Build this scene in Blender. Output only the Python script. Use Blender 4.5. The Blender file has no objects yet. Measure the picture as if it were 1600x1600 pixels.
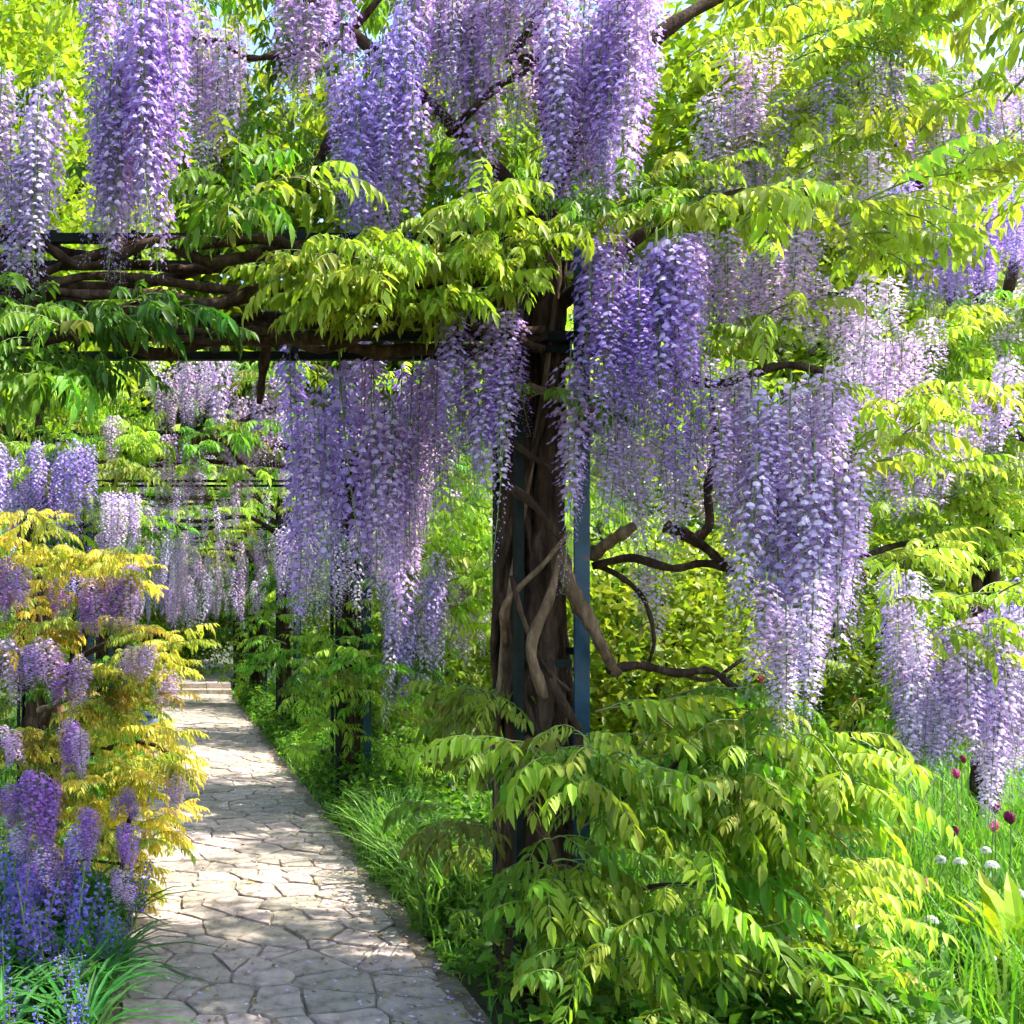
import bpy, math, random
import numpy as np
from mathutils import Vector, Matrix, Euler

# ------------------------------------------------------------------ camera, sky, sun, exposure
SC = bpy.context.scene
COL = SC.collection
F, VX, VY, EYE = 1600.0, 265.0, 960.0, 1.6      # focal length in photo pixels, vanishing point of the path, eye height

cd = bpy.data.cameras.new('camera'); cam = bpy.data.objects.new('camera', cd); COL.objects.link(cam)
cam.location = (0, 0, EYE); cam.rotation_euler = (math.radians(90), 0, 0)
cd.sensor_width = 36; cd.lens = 36
cd.shift_x = (800 - VX) / 1600; cd.shift_y = (VY - 800) / 1600
cd.clip_start = 0.05; cd.clip_end = 2000
SC.camera = cam

SUN_EL, SUN_FROM = math.radians(54), Vector((1.0, -0.20, 0)).normalized()   # the sun stands to the right, a little behind the camera
world = bpy.data.worlds.new('World'); SC.world = world; world.use_nodes = True
nt = world.node_tree
sky = nt.nodes.new('ShaderNodeTexSky'); sky.sky_type = 'NISHITA'; sky.sun_disc = False
sky.sun_elevation = SUN_EL
sky.sun_rotation = math.atan2(SUN_FROM.x, SUN_FROM.y)
sky.air_density = 1.0; sky.dust_density = 1.5
bg = nt.nodes['Background']; bg.inputs[1].default_value = 0.15
nt.links.new(sky.outputs[0], bg.inputs[0])
sl = bpy.data.lights.new('sun', 'SUN'); sun = bpy.data.objects.new('sun', sl); COL.objects.link(sun)
sl.energy = 4.0; sl.angle = math.radians(0.6); sl.color = (1.0, 0.95, 0.86)
sdir = SUN_FROM * math.cos(SUN_EL) + Vector((0, 0, math.sin(SUN_EL)))
sun.rotation_euler = sdir.to_track_quat('Z', 'Y').to_euler()
sun.location = (6, -2, 9)
SC.view_settings.view_transform = 'Standard'; SC.view_settings.look = 'None'
SC.view_settings.exposure = 1.75; SC.view_settings.gamma = 1.0
SC.view_settings.use_curve_mapping = False
cy = SC.cycles
cy.max_bounces = 5; cy.diffuse_bounces = 4; cy.glossy_bounces = 1; cy.transmission_bounces = 4
cy.transparent_max_bounces = 4; cy.sample_clamp_indirect = 6; cy.caustics_reflective = False; cy.caustics_refractive = False
cy.use_denoising = True; cy.use_adaptive_sampling = True; cy.adaptive_threshold = 0.04; cy.adaptive_min_samples = 12

rng = random.Random(11)
U = rng.uniform
def P(px, py, d): return Vector(((px - VX) / F * d, d, EYE + (VY - py) / F * d))

# ------------------------------------------------------------------ materials
def mat(name):
    m = bpy.data.materials.new(name); m.use_nodes = True
    t = m.node_tree; t.nodes.clear()
    out = t.nodes.new('ShaderNodeOutputMaterial')
    return m, t, out
def N(t, k, **kw):
    n = t.nodes.new(k)
    for a, b in kw.items(): setattr(n, a, b)
    return n
def math_node(t, op, a, b):
    n = N(t, 'ShaderNodeMath', operation=op)
    for i, v in enumerate((a, b)):
        if isinstance(v, (int, float)): n.inputs[i].default_value = v
        else: t.links.new(v, n.inputs[i])
    return n.outputs[0]
def mix_rgb(t, mode, fac, a, b):
    n = N(t, 'ShaderNodeMix', data_type='RGBA', blend_type=mode)
    for i, v in ((0, fac), (6, a), (7, b)):
        if isinstance(v, (int, float)): n.inputs[i].default_value = v
        elif isinstance(v, tuple): n.inputs[i].default_value = (*v, 1)
        else: t.links.new(v, n.inputs[i])
    return n.outputs[2]

def plant_material(name, transl, rough, trans_tint, spec, vary, deep=None):
    m, t, out = mat(name)
    oi = N(t, 'ShaderNodeObjectInfo')
    at = N(t, 'ShaderNodeAttribute', attribute_name='tcol')
    tn = N(t, 'ShaderNodeAttribute', attribute_name='tint')
    col = mix_rgb(t, 'MULTIPLY', 1.0, oi.outputs['Color'], at.outputs['Color'])
    if deep is not None:
        col = mix_rgb(t, 'MULTIPLY', tn.outputs['Fac'], col, deep)
    hs = N(t, 'ShaderNodeHueSaturation')
    geo = N(t, 'ShaderNodeNewGeometry')
    r = math_node(t, 'MULTIPLY', geo.outputs['Random Per Island'], 0.45)
    r2 = math_node(t, 'MULTIPLY_ADD', oi.outputs['Random'], 0.55); t.links.new(r, r2.node.inputs[2])
    v = math_node(t, 'MULTIPLY_ADD', r2, vary); v.node.inputs[2].default_value = 1 - vary / 2
    h = math_node(t, 'MULTIPLY_ADD', r2, 0.045); h.node.inputs[2].default_value = 0.4775
    t.links.new(col, hs.inputs['Color']); t.links.new(v, hs.inputs['Value']); t.links.new(h, hs.inputs['Hue'])
    p = N(t, 'ShaderNodeBsdfPrincipled')
    p.inputs['Roughness'].default_value = rough
    p.inputs['Specular IOR Level'].default_value = spec
    t.links.new(hs.outputs[0], p.inputs['Base Color'])
    tr = N(t, 'ShaderNodeBsdfTranslucent')
    t.links.new(mix_rgb(t, 'MULTIPLY', 1.0, hs.outputs[0], trans_tint), tr.inputs['Color'])
    mx = N(t, 'ShaderNodeMixShader'); mx.inputs[0].default_value = transl
    t.links.new(p.outputs[0], mx.inputs[1]); t.links.new(tr.outputs[0], mx.inputs[2])
    t.links.new(mx.outputs[0], out.inputs[0])
    return m
LEAF = plant_material('leaf', 0.5, 0.48, (1.12, 1.28, 0.5), 0.3, 0.8)
PETAL = plant_material('petal', 0.4, 0.6, (1.1, 1.0, 1.1), 0.25, 0.4, deep=(0.40, 0.24, 0.66))
STALK = plant_material('green_stalk', 0.1, 0.6, (1, 1, 1), 0.3, 0.3)

def noisy(name, c1, c2, scale, rough, bump=0.0, stretch=(1, 1, 1), c3=None, obj_random=0.0, spec=0.4):
    m, t, out = mat(name)
    tc = N(t, 'ShaderNodeTexCoord'); mp = N(t, 'ShaderNodeMapping'); mp.inputs['Scale'].default_value = stretch
    t.links.new(tc.outputs['Object'], mp.inputs[0])
    nz = N(t, 'ShaderNodeTexNoise'); nz.inputs['Scale'].default_value = scale; nz.inputs['Detail'].default_value = 8
    nz.inputs['Roughness'].default_value = 0.65
    t.links.new(mp.outputs[0], nz.inputs['Vector'])
    rp = N(t, 'ShaderNodeValToRGB')
    rp.color_ramp.elements[0].position = 0.32; rp.color_ramp.elements[0].color = (*c1, 1)
    rp.color_ramp.elements[1].position = 0.68; rp.color_ramp.elements[1].color = (*c2, 1)
    if c3:
        e = rp.color_ramp.elements.new(0.5); e.color = (*c3, 1)
    t.links.new(nz.outputs['Fac'], rp.inputs[0])
    col = rp.outputs[0]
    if obj_random:
        oi = N(t, 'ShaderNodeObjectInfo'); hs = N(t, 'ShaderNodeHueSaturation')
        v = math_node(t, 'MULTIPLY_ADD', oi.outputs['Random'], obj_random); v.node.inputs[2].default_value = 1 - obj_random / 2
        t.links.new(v, hs.inputs['Value']); t.links.new(col, hs.inputs['Color']); col = hs.outputs[0]
        h = math_node(t, 'MULTIPLY_ADD', oi.outputs['Random'], -0.05); h.node.inputs[2].default_value = 0.525
        t.links.new(h, hs.inputs['Hue'])
    p = N(t, 'ShaderNodeBsdfPrincipled'); p.inputs['Roughness'].default_value = rough
    p.inputs['Specular IOR Level'].default_value = spec
    t.links.new(col, p.inputs['Base Color'])
    if bump:
        b = N(t, 'ShaderNodeBump'); b.inputs['Strength'].default_value = bump; b.inputs['Distance'].default_value = 0.02
        t.links.new(nz.outputs['Fac'], b.inputs['Height']); t.links.new(b.outputs[0], p.inputs['Normal'])
    t.links.new(p.outputs[0], out.inputs[0])
    return m
BARK = noisy('bark', (0.02, 0.012, 0.008), (0.115, 0.073, 0.044), 26, 0.95, 1.0, (1, 1, 0.2), (0.055, 0.033, 0.02), spec=0.15)
TANBARK = noisy('tan_bark', (0.07, 0.042, 0.022), (0.30, 0.20, 0.11), 26, 0.9, 0.9, (1, 1, 0.25), (0.16, 0.10, 0.055), spec=0.2)
STONE = noisy('paving_stone', (0.17, 0.135, 0.11), (0.46, 0.385, 0.32), 10, 0.9, 0.8, (1, 1, 1), (0.36, 0.30, 0.25), 0.5, 0.25)
JOINT = noisy('path_joint', (0.12, 0.09, 0.06), (0.32, 0.26, 0.19), 12, 0.95, 0.8)
SOIL = noisy('soil', (0.035, 0.026, 0.016), (0.09, 0.075, 0.04), 6, 0.95, 0.7, (1, 1, 1), (0.05, 0.06, 0.02))
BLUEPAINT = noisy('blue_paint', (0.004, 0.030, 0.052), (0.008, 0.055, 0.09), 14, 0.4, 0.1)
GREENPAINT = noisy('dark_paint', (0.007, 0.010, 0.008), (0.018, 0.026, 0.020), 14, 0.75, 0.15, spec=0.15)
for m_ in (BLUEPAINT,):
    rp_ = [n for n in m_.node_tree.nodes if n.type == 'VALTORGB'][0].color_ramp; e_ = rp_.elements.new(.70); e_.color = (.10, .05, .025, 1)
POT = noisy('blue_glaze', (0.05, 0.09, 0.16), (0.14, 0.19, 0.27), 9, 0.3, 0.05)

# ------------------------------------------------------------------ mesh helpers
class MB:
    """collects vertices, faces, material indices and two vertex attributes"""
    def __init__(s): s.v = []; s.f = []; s.m = []; s.t = []; s.c = []
    def add(s, vs, fs, mi=0, tint=0.0, tcol=(1, 1, 1)):
        o = len(s.v); s.v += [tuple(x) for x in vs]
        s.f += [tuple(i + o for i in q) for q in fs]; s.m += [mi] * len(fs)
        s.t += [tint] * len(vs) if isinstance(tint, (int, float)) else list(tint)
        s.c += [tcol] * len(vs)
    def mesh(s, name, mats, smooth=False):
        me = bpy.data.meshes.new(name); me.from_pydata(s.v, [], s.f)
        for m in mats: me.materials.append(m)
        me.polygons.foreach_set('material_index', s.m)
        if smooth: me.polygons.foreach_set('use_smooth', [True] * len(s.f))
        a = me.attributes.new('tint', 'FLOAT', 'POINT'); a.data.foreach_set('value', s.t)
        c = me.attributes.new('tcol', 'FLOAT_COLOR', 'POINT')
        c.data.foreach_set('color', np.hstack([np.array(s.c, dtype=np.float32).reshape(-1, 3), np.ones((len(s.c), 1), np.float32)]).ravel())
        me.update(); return me
def obj(name, me, parent=None, color=None, mw=None):
    o = bpy.data.objects.new(name, me); COL.objects.link(o)
    if parent is not None: o.parent = parent
    if color: o.color = (*color, 1)
    if mw is not None: o.matrix_basis = mw
    return o
def thing(name, label, cat, loc=(0, 0, 0), group=None):
    o = bpy.data.objects.new(name, None); COL.objects.link(o); o.location = loc
    o.empty_display_size = 0.1
    tag(o, label, cat, group); return o
def tag(o, label=None, cat=None, group=None, kind=None):
    if label: o['label'] = label
    if cat: o['category'] = cat
    if group: o['group'] = group
    if kind: o['kind'] = kind
    return o

def smooth_path(pts, k=4):
    p = [Vector(q) for q in pts]; p = [2 * p[0] - p[1]] + p + [2 * p[-1] - p[-2]]
    out = []
    for i in range(1, len(p) - 2):
        a, b, c, d = p[i - 1:i + 3]
        for j in range(k):
            t = j / k
            out.append(0.5 * ((2 * b) + (c - a) * t + (2 * a - 5 * b + 4 * c - d) * t * t + (3 * b - a - 3 * c + d) * t ** 3))
    out.append(p[-2]); return out
def add_tube(mb, pts, r0, r1, n=7, mi=0, wob=0.0, k=4, tcol=(1, 1, 1)):
    pts = smooth_path(pts, k) if k else [Vector(q) for q in pts]
    L = len(pts); vs = []; fs = []
    ref = Vector((0.31, 0.87, 0.2)).normalized()
    for i, q in enumerate(pts):
        tg = (pts[min(i + 1, L - 1)] - pts[max(i - 1, 0)]).normalized()
        a = tg.cross(ref)
        if a.length < 1e-3: a = tg.cross(Vector((1, 0, 0)))
        a.normalize(); b = tg.cross(a)
        r = (r0 + (r1 - r0) * i / (L - 1)) * (1 + wob * U(-1, 1))
        for j in range(n):
            th = 2 * math.pi * j / n
            rr = r * (1 + wob * 0.5 * U(-1, 1))
            vs.append(q + a * math.cos(th) * rr + b * math.sin(th) * rr)
    for i in range(L - 1):
        for j in range(n):
            fs.append((i * n + j, i * n + (j + 1) % n, (i + 1) * n + (j + 1) % n, (i + 1) * n + j))
    fs.append(tuple(range(n - 1, -1, -1))); fs.append(tuple(range((L - 1) * n, L * n)))
    mb.add(vs, fs, mi, 0.0, tcol)
def tube_obj(name, pts, r0, r1, m, parent, n=8, wob=0.12, k=5):
    mb = MB(); add_tube(mb, pts, r0, r1, n, 0, wob, k)
    return obj(name, mb.mesh(name, [m], True), parent)
def add_box(mb, c, s, mi=0):
    x, y, z = c; a, b, h = s[0] / 2, s[1] / 2, s[2] / 2
    e = min(a, b, h) * 0.25
    vs = []
    for zz, in ((-h,), (h,)):
        pass
    # chamfered along the long edges: an octagonal section is enough at this size
    vs = [(x + i * a, y + j * b, z + k * h) for k in (-1, 1) for i, j in ((-1, -1), (1, -1), (1, 1), (-1, 1))]
    fs = [(3, 2, 1, 0), (4, 5, 6, 7), (0, 1, 5, 4), (1, 2, 6, 5), (2, 3, 7, 6), (3, 0, 4, 7)]
    mb.add(vs, fs, mi)
def box_obj(name, c, s, m, parent):
    mb = MB(); add_box(mb, c, s)
    me = mb.mesh(name, [m]); o = obj(name, me, parent)
    return o

# ------------------------------------------------------------------ leaf and flower templates
def leaflet(mb, base, d, side_hint, L, W, fold=0.25, curl=0.25, mi=0, tcol=(1, 1, 1)):
    """pointed oval leaflet, folded along its midrib, tip bent down"""
    d = d.normalized(); s = d.cross(side_hint)
    if s.length < 1e-3: s = d.cross(Vector((0.3, 0.8, 0.5)))
    s.normalize(); u = s.cross(d).normalized()
    def q(t, w, up): return base + d * (L * t) + s * (W * w) + u * (up * W - curl * L * t * t)
    vs = [q(0, 0, 0), q(.28, -.46, fold), q(.28, 0, 0), q(.28, .46, fold), q(.62, -.40, fold), q(.62, 0, 0), q(.62, .40, fold), q(1, 0, 0)]
    fs = [(0, 2, 1), (0, 3, 2), (1, 2, 5, 4), (2, 3, 6, 5), (4, 5, 7), (5, 6, 7)]
    mb.add(vs, fs, mi, 0.0, tcol)
def make_leaf(seed, droop, pairs, Lr=0.30, ll=0.085, lw=0.034, hang=0.7):
    r = random.Random(seed); mb = MB(); pts = []
    K = 10
    ang = r.uniform(0.15, 0.5); p = Vector((0, 0, 0)); sw = r.uniform(-0.25, 0.25)
    for i in range(K + 1):
        pts.append(p.copy())
        a = ang - droop * (i / K) ** 1.1
        y = sw * i / K
        p = p + Vector((math.cos(a) * math.cos(y), math.cos(a) * math.sin(y), math.sin(a))) * (Lr / K)
    add_tube(mb, pts, 0.0030, 0.0014, 3, 1, 0, 0)
    def at(t):
        f = t * K; i = min(int(f), K - 1); return pts[i].lerp(pts[i + 1], f - i), (pts[i + 1] - pts[i]).normalized()
    for j in range(pairs):
        t = 0.22 + 0.74 * j / (pairs - 1)
        c, tg = at(t)
        prof = 0.72 + 0.55 * math.sin(math.pi * (0.15 + 0.75 * j / (pairs - 1)))
        sd = tg.cross(Vector((0, 0, 1))); sd = sd.normalized() if sd.length > 0.05 else Vector((0, 1, 0))
        for sg in (-1, 1):
            h = hang * r.uniform(0.55, 1.35)
            dd = sd * sg * r.uniform(0.6, 0.95) + tg * r.uniform(0.35, 0.65) + Vector((0, 0, -h))
            up = Vector((0, 0, 1)) + sd * sg * 0.4 * r.uniform(0.2, 1.6) + Vector((r.uniform(-.3, .3), r.uniform(-.3, .3), 0))
            leaflet(mb, c, dd, up, ll * prof * r.uniform(.85, 1.15), lw * .82 * prof * r.uniform(.8, 1.2), r.uniform(.12, .4), r.uniform(.08, .34), 0)
    c, tg = at(1.0)
    leaflet(mb, c, tg + Vector((0, 0, -0.35)), Vector((0.4, 0, 1)), ll * 1.1, lw * 1.05, 0.2, 0.2, 0)
    return mb
LEAF_MB = [make_leaf(1, 0.9, 6), make_leaf(2, 1.3, 6, .34, .095, .036), make_leaf(3, 1.7, 7, .36, .09, .034, .9),
           make_leaf(4, 1.1, 5, .26, .09, .036, .5), make_leaf(5, 0.7, 6, .3, .085, .033, 1.0), make_leaf(6, 2.0, 6, .32, .095, .035, .6),
           make_leaf(7, 1.4, 7, .38, .085, .03, 1.1), make_leaf(8, 0.4, 5, .27, .08, .034, .8)]
LEAF_ME = [m.mesh('leaf', [LEAF, STALK]) for m in LEAF_MB]

def floret(mb, base, out, s, r, bud=0.0):
    """pea flower: upright rounded banner, darker keel in front, short stalk"""
    up = Vector((0, 0, 1)); sd = out.cross(up).normalized()
    c = base + out * (s * 0.9)
    mb.add([base, base + sd * s * .05, c + up * s * .05, c - sd * s * .04], [(0, 1, 2, 3)], 1)
    if bud > 0.5:
        d = (out * 0.5 - up * 0.9 + sd * r.uniform(-.3, .3)).normalized(); L = s * 0.9; w = s * .26
        a = d.cross(sd).normalized()
        vs = [c, c + d * L * .5 + sd * w, c + d * L * .5 + a * w, c + d * L * .5 - sd * w, c + d * L * .5 - a * w, c + d * L]
        mb.add(vs, [(0, 1, 2), (0, 2, 3), (0, 3, 4), (0, 4, 1), (5, 2, 1), (5, 3, 2), (5, 4, 3), (5, 1, 4)], 0, r.uniform(.3, .8)); return
    ru = r.uniform(-.5, .5); nrm = (out + up * r.uniform(.0, .7) + sd * ru).normalized()
    e1 = nrm.cross(up).normalized(); e2 = e1.cross(nrm).normalized()
    w = s * r.uniform(.46, .6)
    k = [(-.95, -.25), (-.85, .65), (-.2, 1.0), (.2, 1.0), (.85, .65), (.95, -.25)]
    cc = c + e2 * s * .12
    vs = [cc + nrm * s * .06 - e2 * s * .25] + [cc + e1 * w * a + e2 * w * b * .9 - nrm * s * (.22 * abs(a) + .14 * max(b, 0)) for a, b in k]
    mb.add(vs, [(0, i, i + 1) for i in range(1, 6)], 0, [0.0] + [r.uniform(0, .4)] * 6)
    kd = (out * .85 - up * r.uniform(.35, .9) + sd * ru * .6).normalized(); kb = cc - e2 * s * .25
    L = s * .75; w2 = s * .30
    vs = [kb, kb + kd * L * .45 + sd * w2 + up * s * .1, kb + kd * L * .5 - up * s * .16, kb + kd * L * .45 - sd * w2 + up * s * .1, kb + kd * L]
    q = r.uniform(.45, 1.0)
    mb.add(vs, [(0, 2, 1), (0, 3, 2), (4, 1, 2), (4, 2, 3)], 0, q)
def make_raceme(seed, L, R, n, s, taper=1.5, open_to=0.72):
    r = random.Random(seed); mb = MB()
    bx, by = r.uniform(-.05, .05), r.uniform(-.05, .05)
    ax = lambda t: Vector((bx * t * t, by * t * t, -L * t))
    add_tube(mb, [ax(i / 8) + Vector((0, 0, .05 if i == 0 else 0)) for i in range(9)], .0032, .0012, 3, 1, 0, 0)
    ph = r.uniform(0, 6)
    for i in range(n):
        t = (i + r.uniform(0, .9)) / n
        t = t ** 0.92
        th = ph + i * 2.399 + r.uniform(-.35, .35)
        prof = min(1, .55 + t * 4) * (1 - .72 * t ** taper)
        o = Vector((math.cos(th), math.sin(th), r.uniform(-.05, .25))).normalized()
        fs = s * (1 - .45 * t * t) * r.uniform(.85, 1.18)
        b = ax(t); rad = R * prof * r.uniform(.55, 1.08)
        bud = 1.0 if t > open_to + r.uniform(-.1, .12) else 0.0
        sz = fs * (0.6 if bud else 1)
        p1 = b + o * max(0.002, rad - sz * 0.7)
        side = o.cross(Vector((0, 0, 1))).normalized() * .0011
        mb.add([b - side, b + side, p1 + side * .7, p1 - side * .7], [(0, 1, 2, 3)], 1)
        floret(mb, p1, o, sz, r, bud)
    return mb
RAC_MB = [make_raceme(21, .62, .060, 135, .0225), make_raceme(22, .70, .060, 150, .0225), make_raceme(23, .52, .062, 125, .0235, 1.6, .8),
          make_raceme(24, .80, .056, 150, .0225, 1.2, .62), make_raceme(25, .45, .064, 115, .0235, 1.8, .85), make_raceme(26, .66, .052, 110, .022, 1.2, .58),
          make_raceme(27, .58, .064, 150, .023, 1.7, .78)]
RAC_LEN = [.62, .70, .52, .80, .45, .66, .58]
RAC_ME = [m.mesh('flower_cluster', [PETAL, STALK]) for m in RAC_MB]
STALK_GREEN = (0.16, 0.24, 0.05)
for me in RAC_ME + LEAF_ME:                               # stalks keep their own green whatever the object's colour: they use a plain material
    pass
def fixed_green(name, c):
    m, t, out = mat(name); p = N(t, 'ShaderNodeBsdfPrincipled'); p.inputs['Base Color'].default_value = (*c, 1); p.inputs['Roughness'].default_value = .6
    t.links.new(p.outputs[0], out.inputs[0]); return m
GREEN_STEM = fixed_green('green_stem', (0.15, 0.23, 0.05))
BROWN_STEM = fixed_green('brown_stem', (0.16, 0.13, 0.05))
for me in RAC_ME: me.materials[1] = GREEN_STEM
for me in LEAF_ME: me.materials[1] = GREEN_STEM

def join_arrays(name, items, mats, parent, templates):
    """items: (template index, matrix, colour); one mesh holding them all"""
    V = []; FI = []; FL = []; MI = []; TI = []; TC = []; off = 0
    cache = {}
    for k, mw, c in items:
        if k not in cache:
            t = templates[k]
            cache[k] = (np.array(t.v, dtype=np.float64), np.array([i for f in t.f for i in f], dtype=np.int64), np.array([len(f) for f in t.f]), np.array(t.m), np.array(t.t, dtype=np.float32))
        v, fi, fl, mi, ti = cache[k]
        M = np.array(mw)
        V.append(v @ M[:3, :3].T + M[:3, 3]); FI.append(fi + off); FL.append(fl); MI.append(mi); TI.append(ti)
        TC.append(np.tile(np.array([*c, 1], dtype=np.float32), (len(v), 1))); off += len(v)
    V = np.concatenate(V); FI = np.concatenate(FI); FL = np.concatenate(FL); MI = np.concatenate(MI); TI = np.concatenate(TI); TC = np.concatenate(TC)
    return raw_mesh(name, V, FI, FL, MI, TI, TC, mats, parent)
def raw_mesh(name, V, FI, FL, MI, TI, TC, mats, parent=None):
    me = bpy.data.meshes.new(name)
    me.vertices.add(len(V)); me.vertices.foreach_set('co', V.astype(np.float32).ravel())
    me.loops.add(len(FI)); me.loops.foreach_set('vertex_index', FI.astype(np.int32))
    me.polygons.add(len(FL)); st = np.concatenate([[0], np.cumsum(FL)[:-1]])
    me.polygons.foreach_set('loop_start', st.astype(np.int32))
    for m in mats: me.materials.append(m)
    me.polygons.foreach_set('material_index', MI.astype(np.int32))
    a = me.attributes.new('tint', 'FLOAT', 'POINT'); a.data.foreach_set('value', TI.astype(np.float32))
    c = me.attributes.new('tcol', 'FLOAT_COLOR', 'POINT'); c.data.foreach_set('color', TC.ravel())
    me.update(calc_edges=True); me.validate()
    return obj(name, me, parent)

# ------------------------------------------------------------------ colours of the plants (linear)
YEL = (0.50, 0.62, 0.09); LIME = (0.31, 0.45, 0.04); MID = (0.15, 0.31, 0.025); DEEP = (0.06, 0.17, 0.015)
GOLD = (0.70, 0.55, 0.08); BRONZE = (0.34, 0.22, 0.03); OLIVE = (0.2, 0.24, 0.03)
LILAC = (0.74, 0.60, 0.84); VIOLET = (0.58, 0.42, 0.80); BLUEV = (0.55, 0.46, 0.84); PALE = (0.86, 0.77, 0.88); PINKL = (0.78, 0.58, 0.78); PURPLE = (0.50, 0.26, 0.64); MAUVE = (0.72, 0.58, 0.74)
def jit(c, a=0.12):
    f = 1 + U(-a, a); return tuple(max(0, x * f * (1 + U(-a, a) * .5)) for x in c)

# ------------------------------------------------------------------ a wisteria
class Vine:
    def __init__(s, label, base, group='wisterias trained on the pergola'):
        s.root = thing('wisteria', label, 'wisteria', base, group); s.base = Vector(base)
        s.leaves = []; s.racs = []
    def branch(s, pts, r0, r1, m=None, name='branch', n=8, wob=.2):
        return tube_obj(name, [Vector(p) - s.base for p in pts], r0, r1, m or BARK, s.root, n, wob)
    def leaf(s, p, az, scale, c, k=None, tilt=0.0):
        k = rng.randrange(len(LEAF_MB)) if k is None else k
        mw = Matrix.LocRotScale(p - s.base, Euler((U(-.35, .35), tilt + U(-.25, .25), az)), Vector((scale,) * 3))
        s.leaves.append((scale / max(p.y, 1), k, mw, c))
    def shoot(s, p, az, L, n, scale, cols, droop=1.0):
        pts = []; q = p.copy(); K = 6; el = U(.1, .7)
        for i in range(K + 1):
            pts.append(q.copy()); a = el - droop * i / K * U(.8, 1.3)
            q = q + Vector((math.cos(a) * math.cos(az), math.cos(a) * math.sin(az), math.sin(a))) * (L / K)
        s.branch(pts, .0045 * scale, .002 * scale, GREEN_STEM if rng.random() < .6 else BROWN_STEM, 'shoot', 4, 0)
        c0 = rng.choice(cols); scale *= .84
        for i in range(n):
            t = (i + .6) / n * K; j = min(int(t), K - 1); pp = pts[j].lerp(pts[j + 1], t - j)
            sg = 1 if i % 2 else -1
            s.leaf(pp, az + sg * U(.5, 1.25) * (1 - .6 * i / n), scale * U(.62, 1.22) * (1 - .35 * i / n), jit(c0, .2) if rng.random() > .02 else jit(OLIVE, .2))
    def fill(s, x0, x1, y0, y1, d0, d1, n, cols, scale=1.0, az=-1.57, spread=1.2, nl=6, L=.32, droop=1.0):
        for _ in range(n):
            p = P(U(x0, x1), U(y0, y1), U(d0, d1))
            s.shoot(p, az + U(-spread, spread), L * scale * U(.7, 1.3), nl + rng.randrange(-1, 2), scale, cols, droop)
    def raceme(s, p, length, c, k=None, wscale=1.0):
        k = rng.randrange(len(RAC_MB)) if k is None else k
        sz = length / RAC_LEN[k]; w = (sz * .5 + .5) * wscale
        mw = Matrix.LocRotScale(p - s.base, Euler((U(-.06, .06), U(-.06, .06), U(0, 6.28))), Vector((w, w, sz)))
        s.racs.append((w / max(p.y, 1), k, mw, c))
    def curtain(s, x0, x1, y0, y1, d0, d1, n, L, cols, wscale=1.0):
        for i in range(n):
            d = U(d0, d1); l = L * U(.75, 1.2); lp = l / d * F
            x = x0 + (x1 - x0) * ((i * .618034) % 1.0); top = min(y0 + max(0, (y1 - y0 - lp)) * ((i * .3819 + U(0, .3)) % 1.0), y1 - lp * .8)
            s.raceme(P(x + U(-6, 6), top, d), l, jit(rng.choice(cols), .1), None, wscale)
    def finish(s):
        for name, lst, mes, mbs, mats in (('leaf', s.leaves, LEAF_ME, LEAF_MB, [LEAF, GREEN_STEM]), ('flower_cluster', s.racs, RAC_ME, RAC_MB, [PETAL, GREEN_STEM])):
            lst.sort(key=lambda q: -q[0])
            for sz, k, mw, c in lst[:300]: obj(name, mes[k], s.root, c, mw)
            if len(lst) > 300:
                o = join_arrays(name + '_mass', [(k, mw, c) for sz, k, mw, c in lst[300:]], mats, s.root, mbs); o['kind'] = 'stuff'

# ------------------------------------------------------------------ ground, path, steps
def sheet(name, x0, x1, y0, y1, z, m, nx, ny, bump):
    mb = MB(); vs = []; fs = []
    for j in range(ny + 1):
        for i in range(nx + 1):
            vs.append((x0 + (x1 - x0) * i / nx, y0 + (y1 - y0) * j / ny, z + U(-bump, bump)))
    for j in range(ny):
        for i in range(nx):
            a = j * (nx + 1) + i; fs.append((a, a + 1, a + nx + 2, a + nx + 1))
    mb.add(vs, fs); return tag(obj(name, mb.mesh(name, [m])), kind='structure')
sheet('ground', -400, 400, -60, 900, -0.03, SOIL, 60, 60, 0.0)
PX0, PX1, PY0, PY1 = -0.17, 1.165, 2.6, 20.4
path = sheet('path', PX0 - .10, PX1 + .10, PY0, PY1, 0.0, JOINT, 12, 90, 0.003)
path['label'] = 'crazy paved stone path running away under the pergola'

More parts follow.
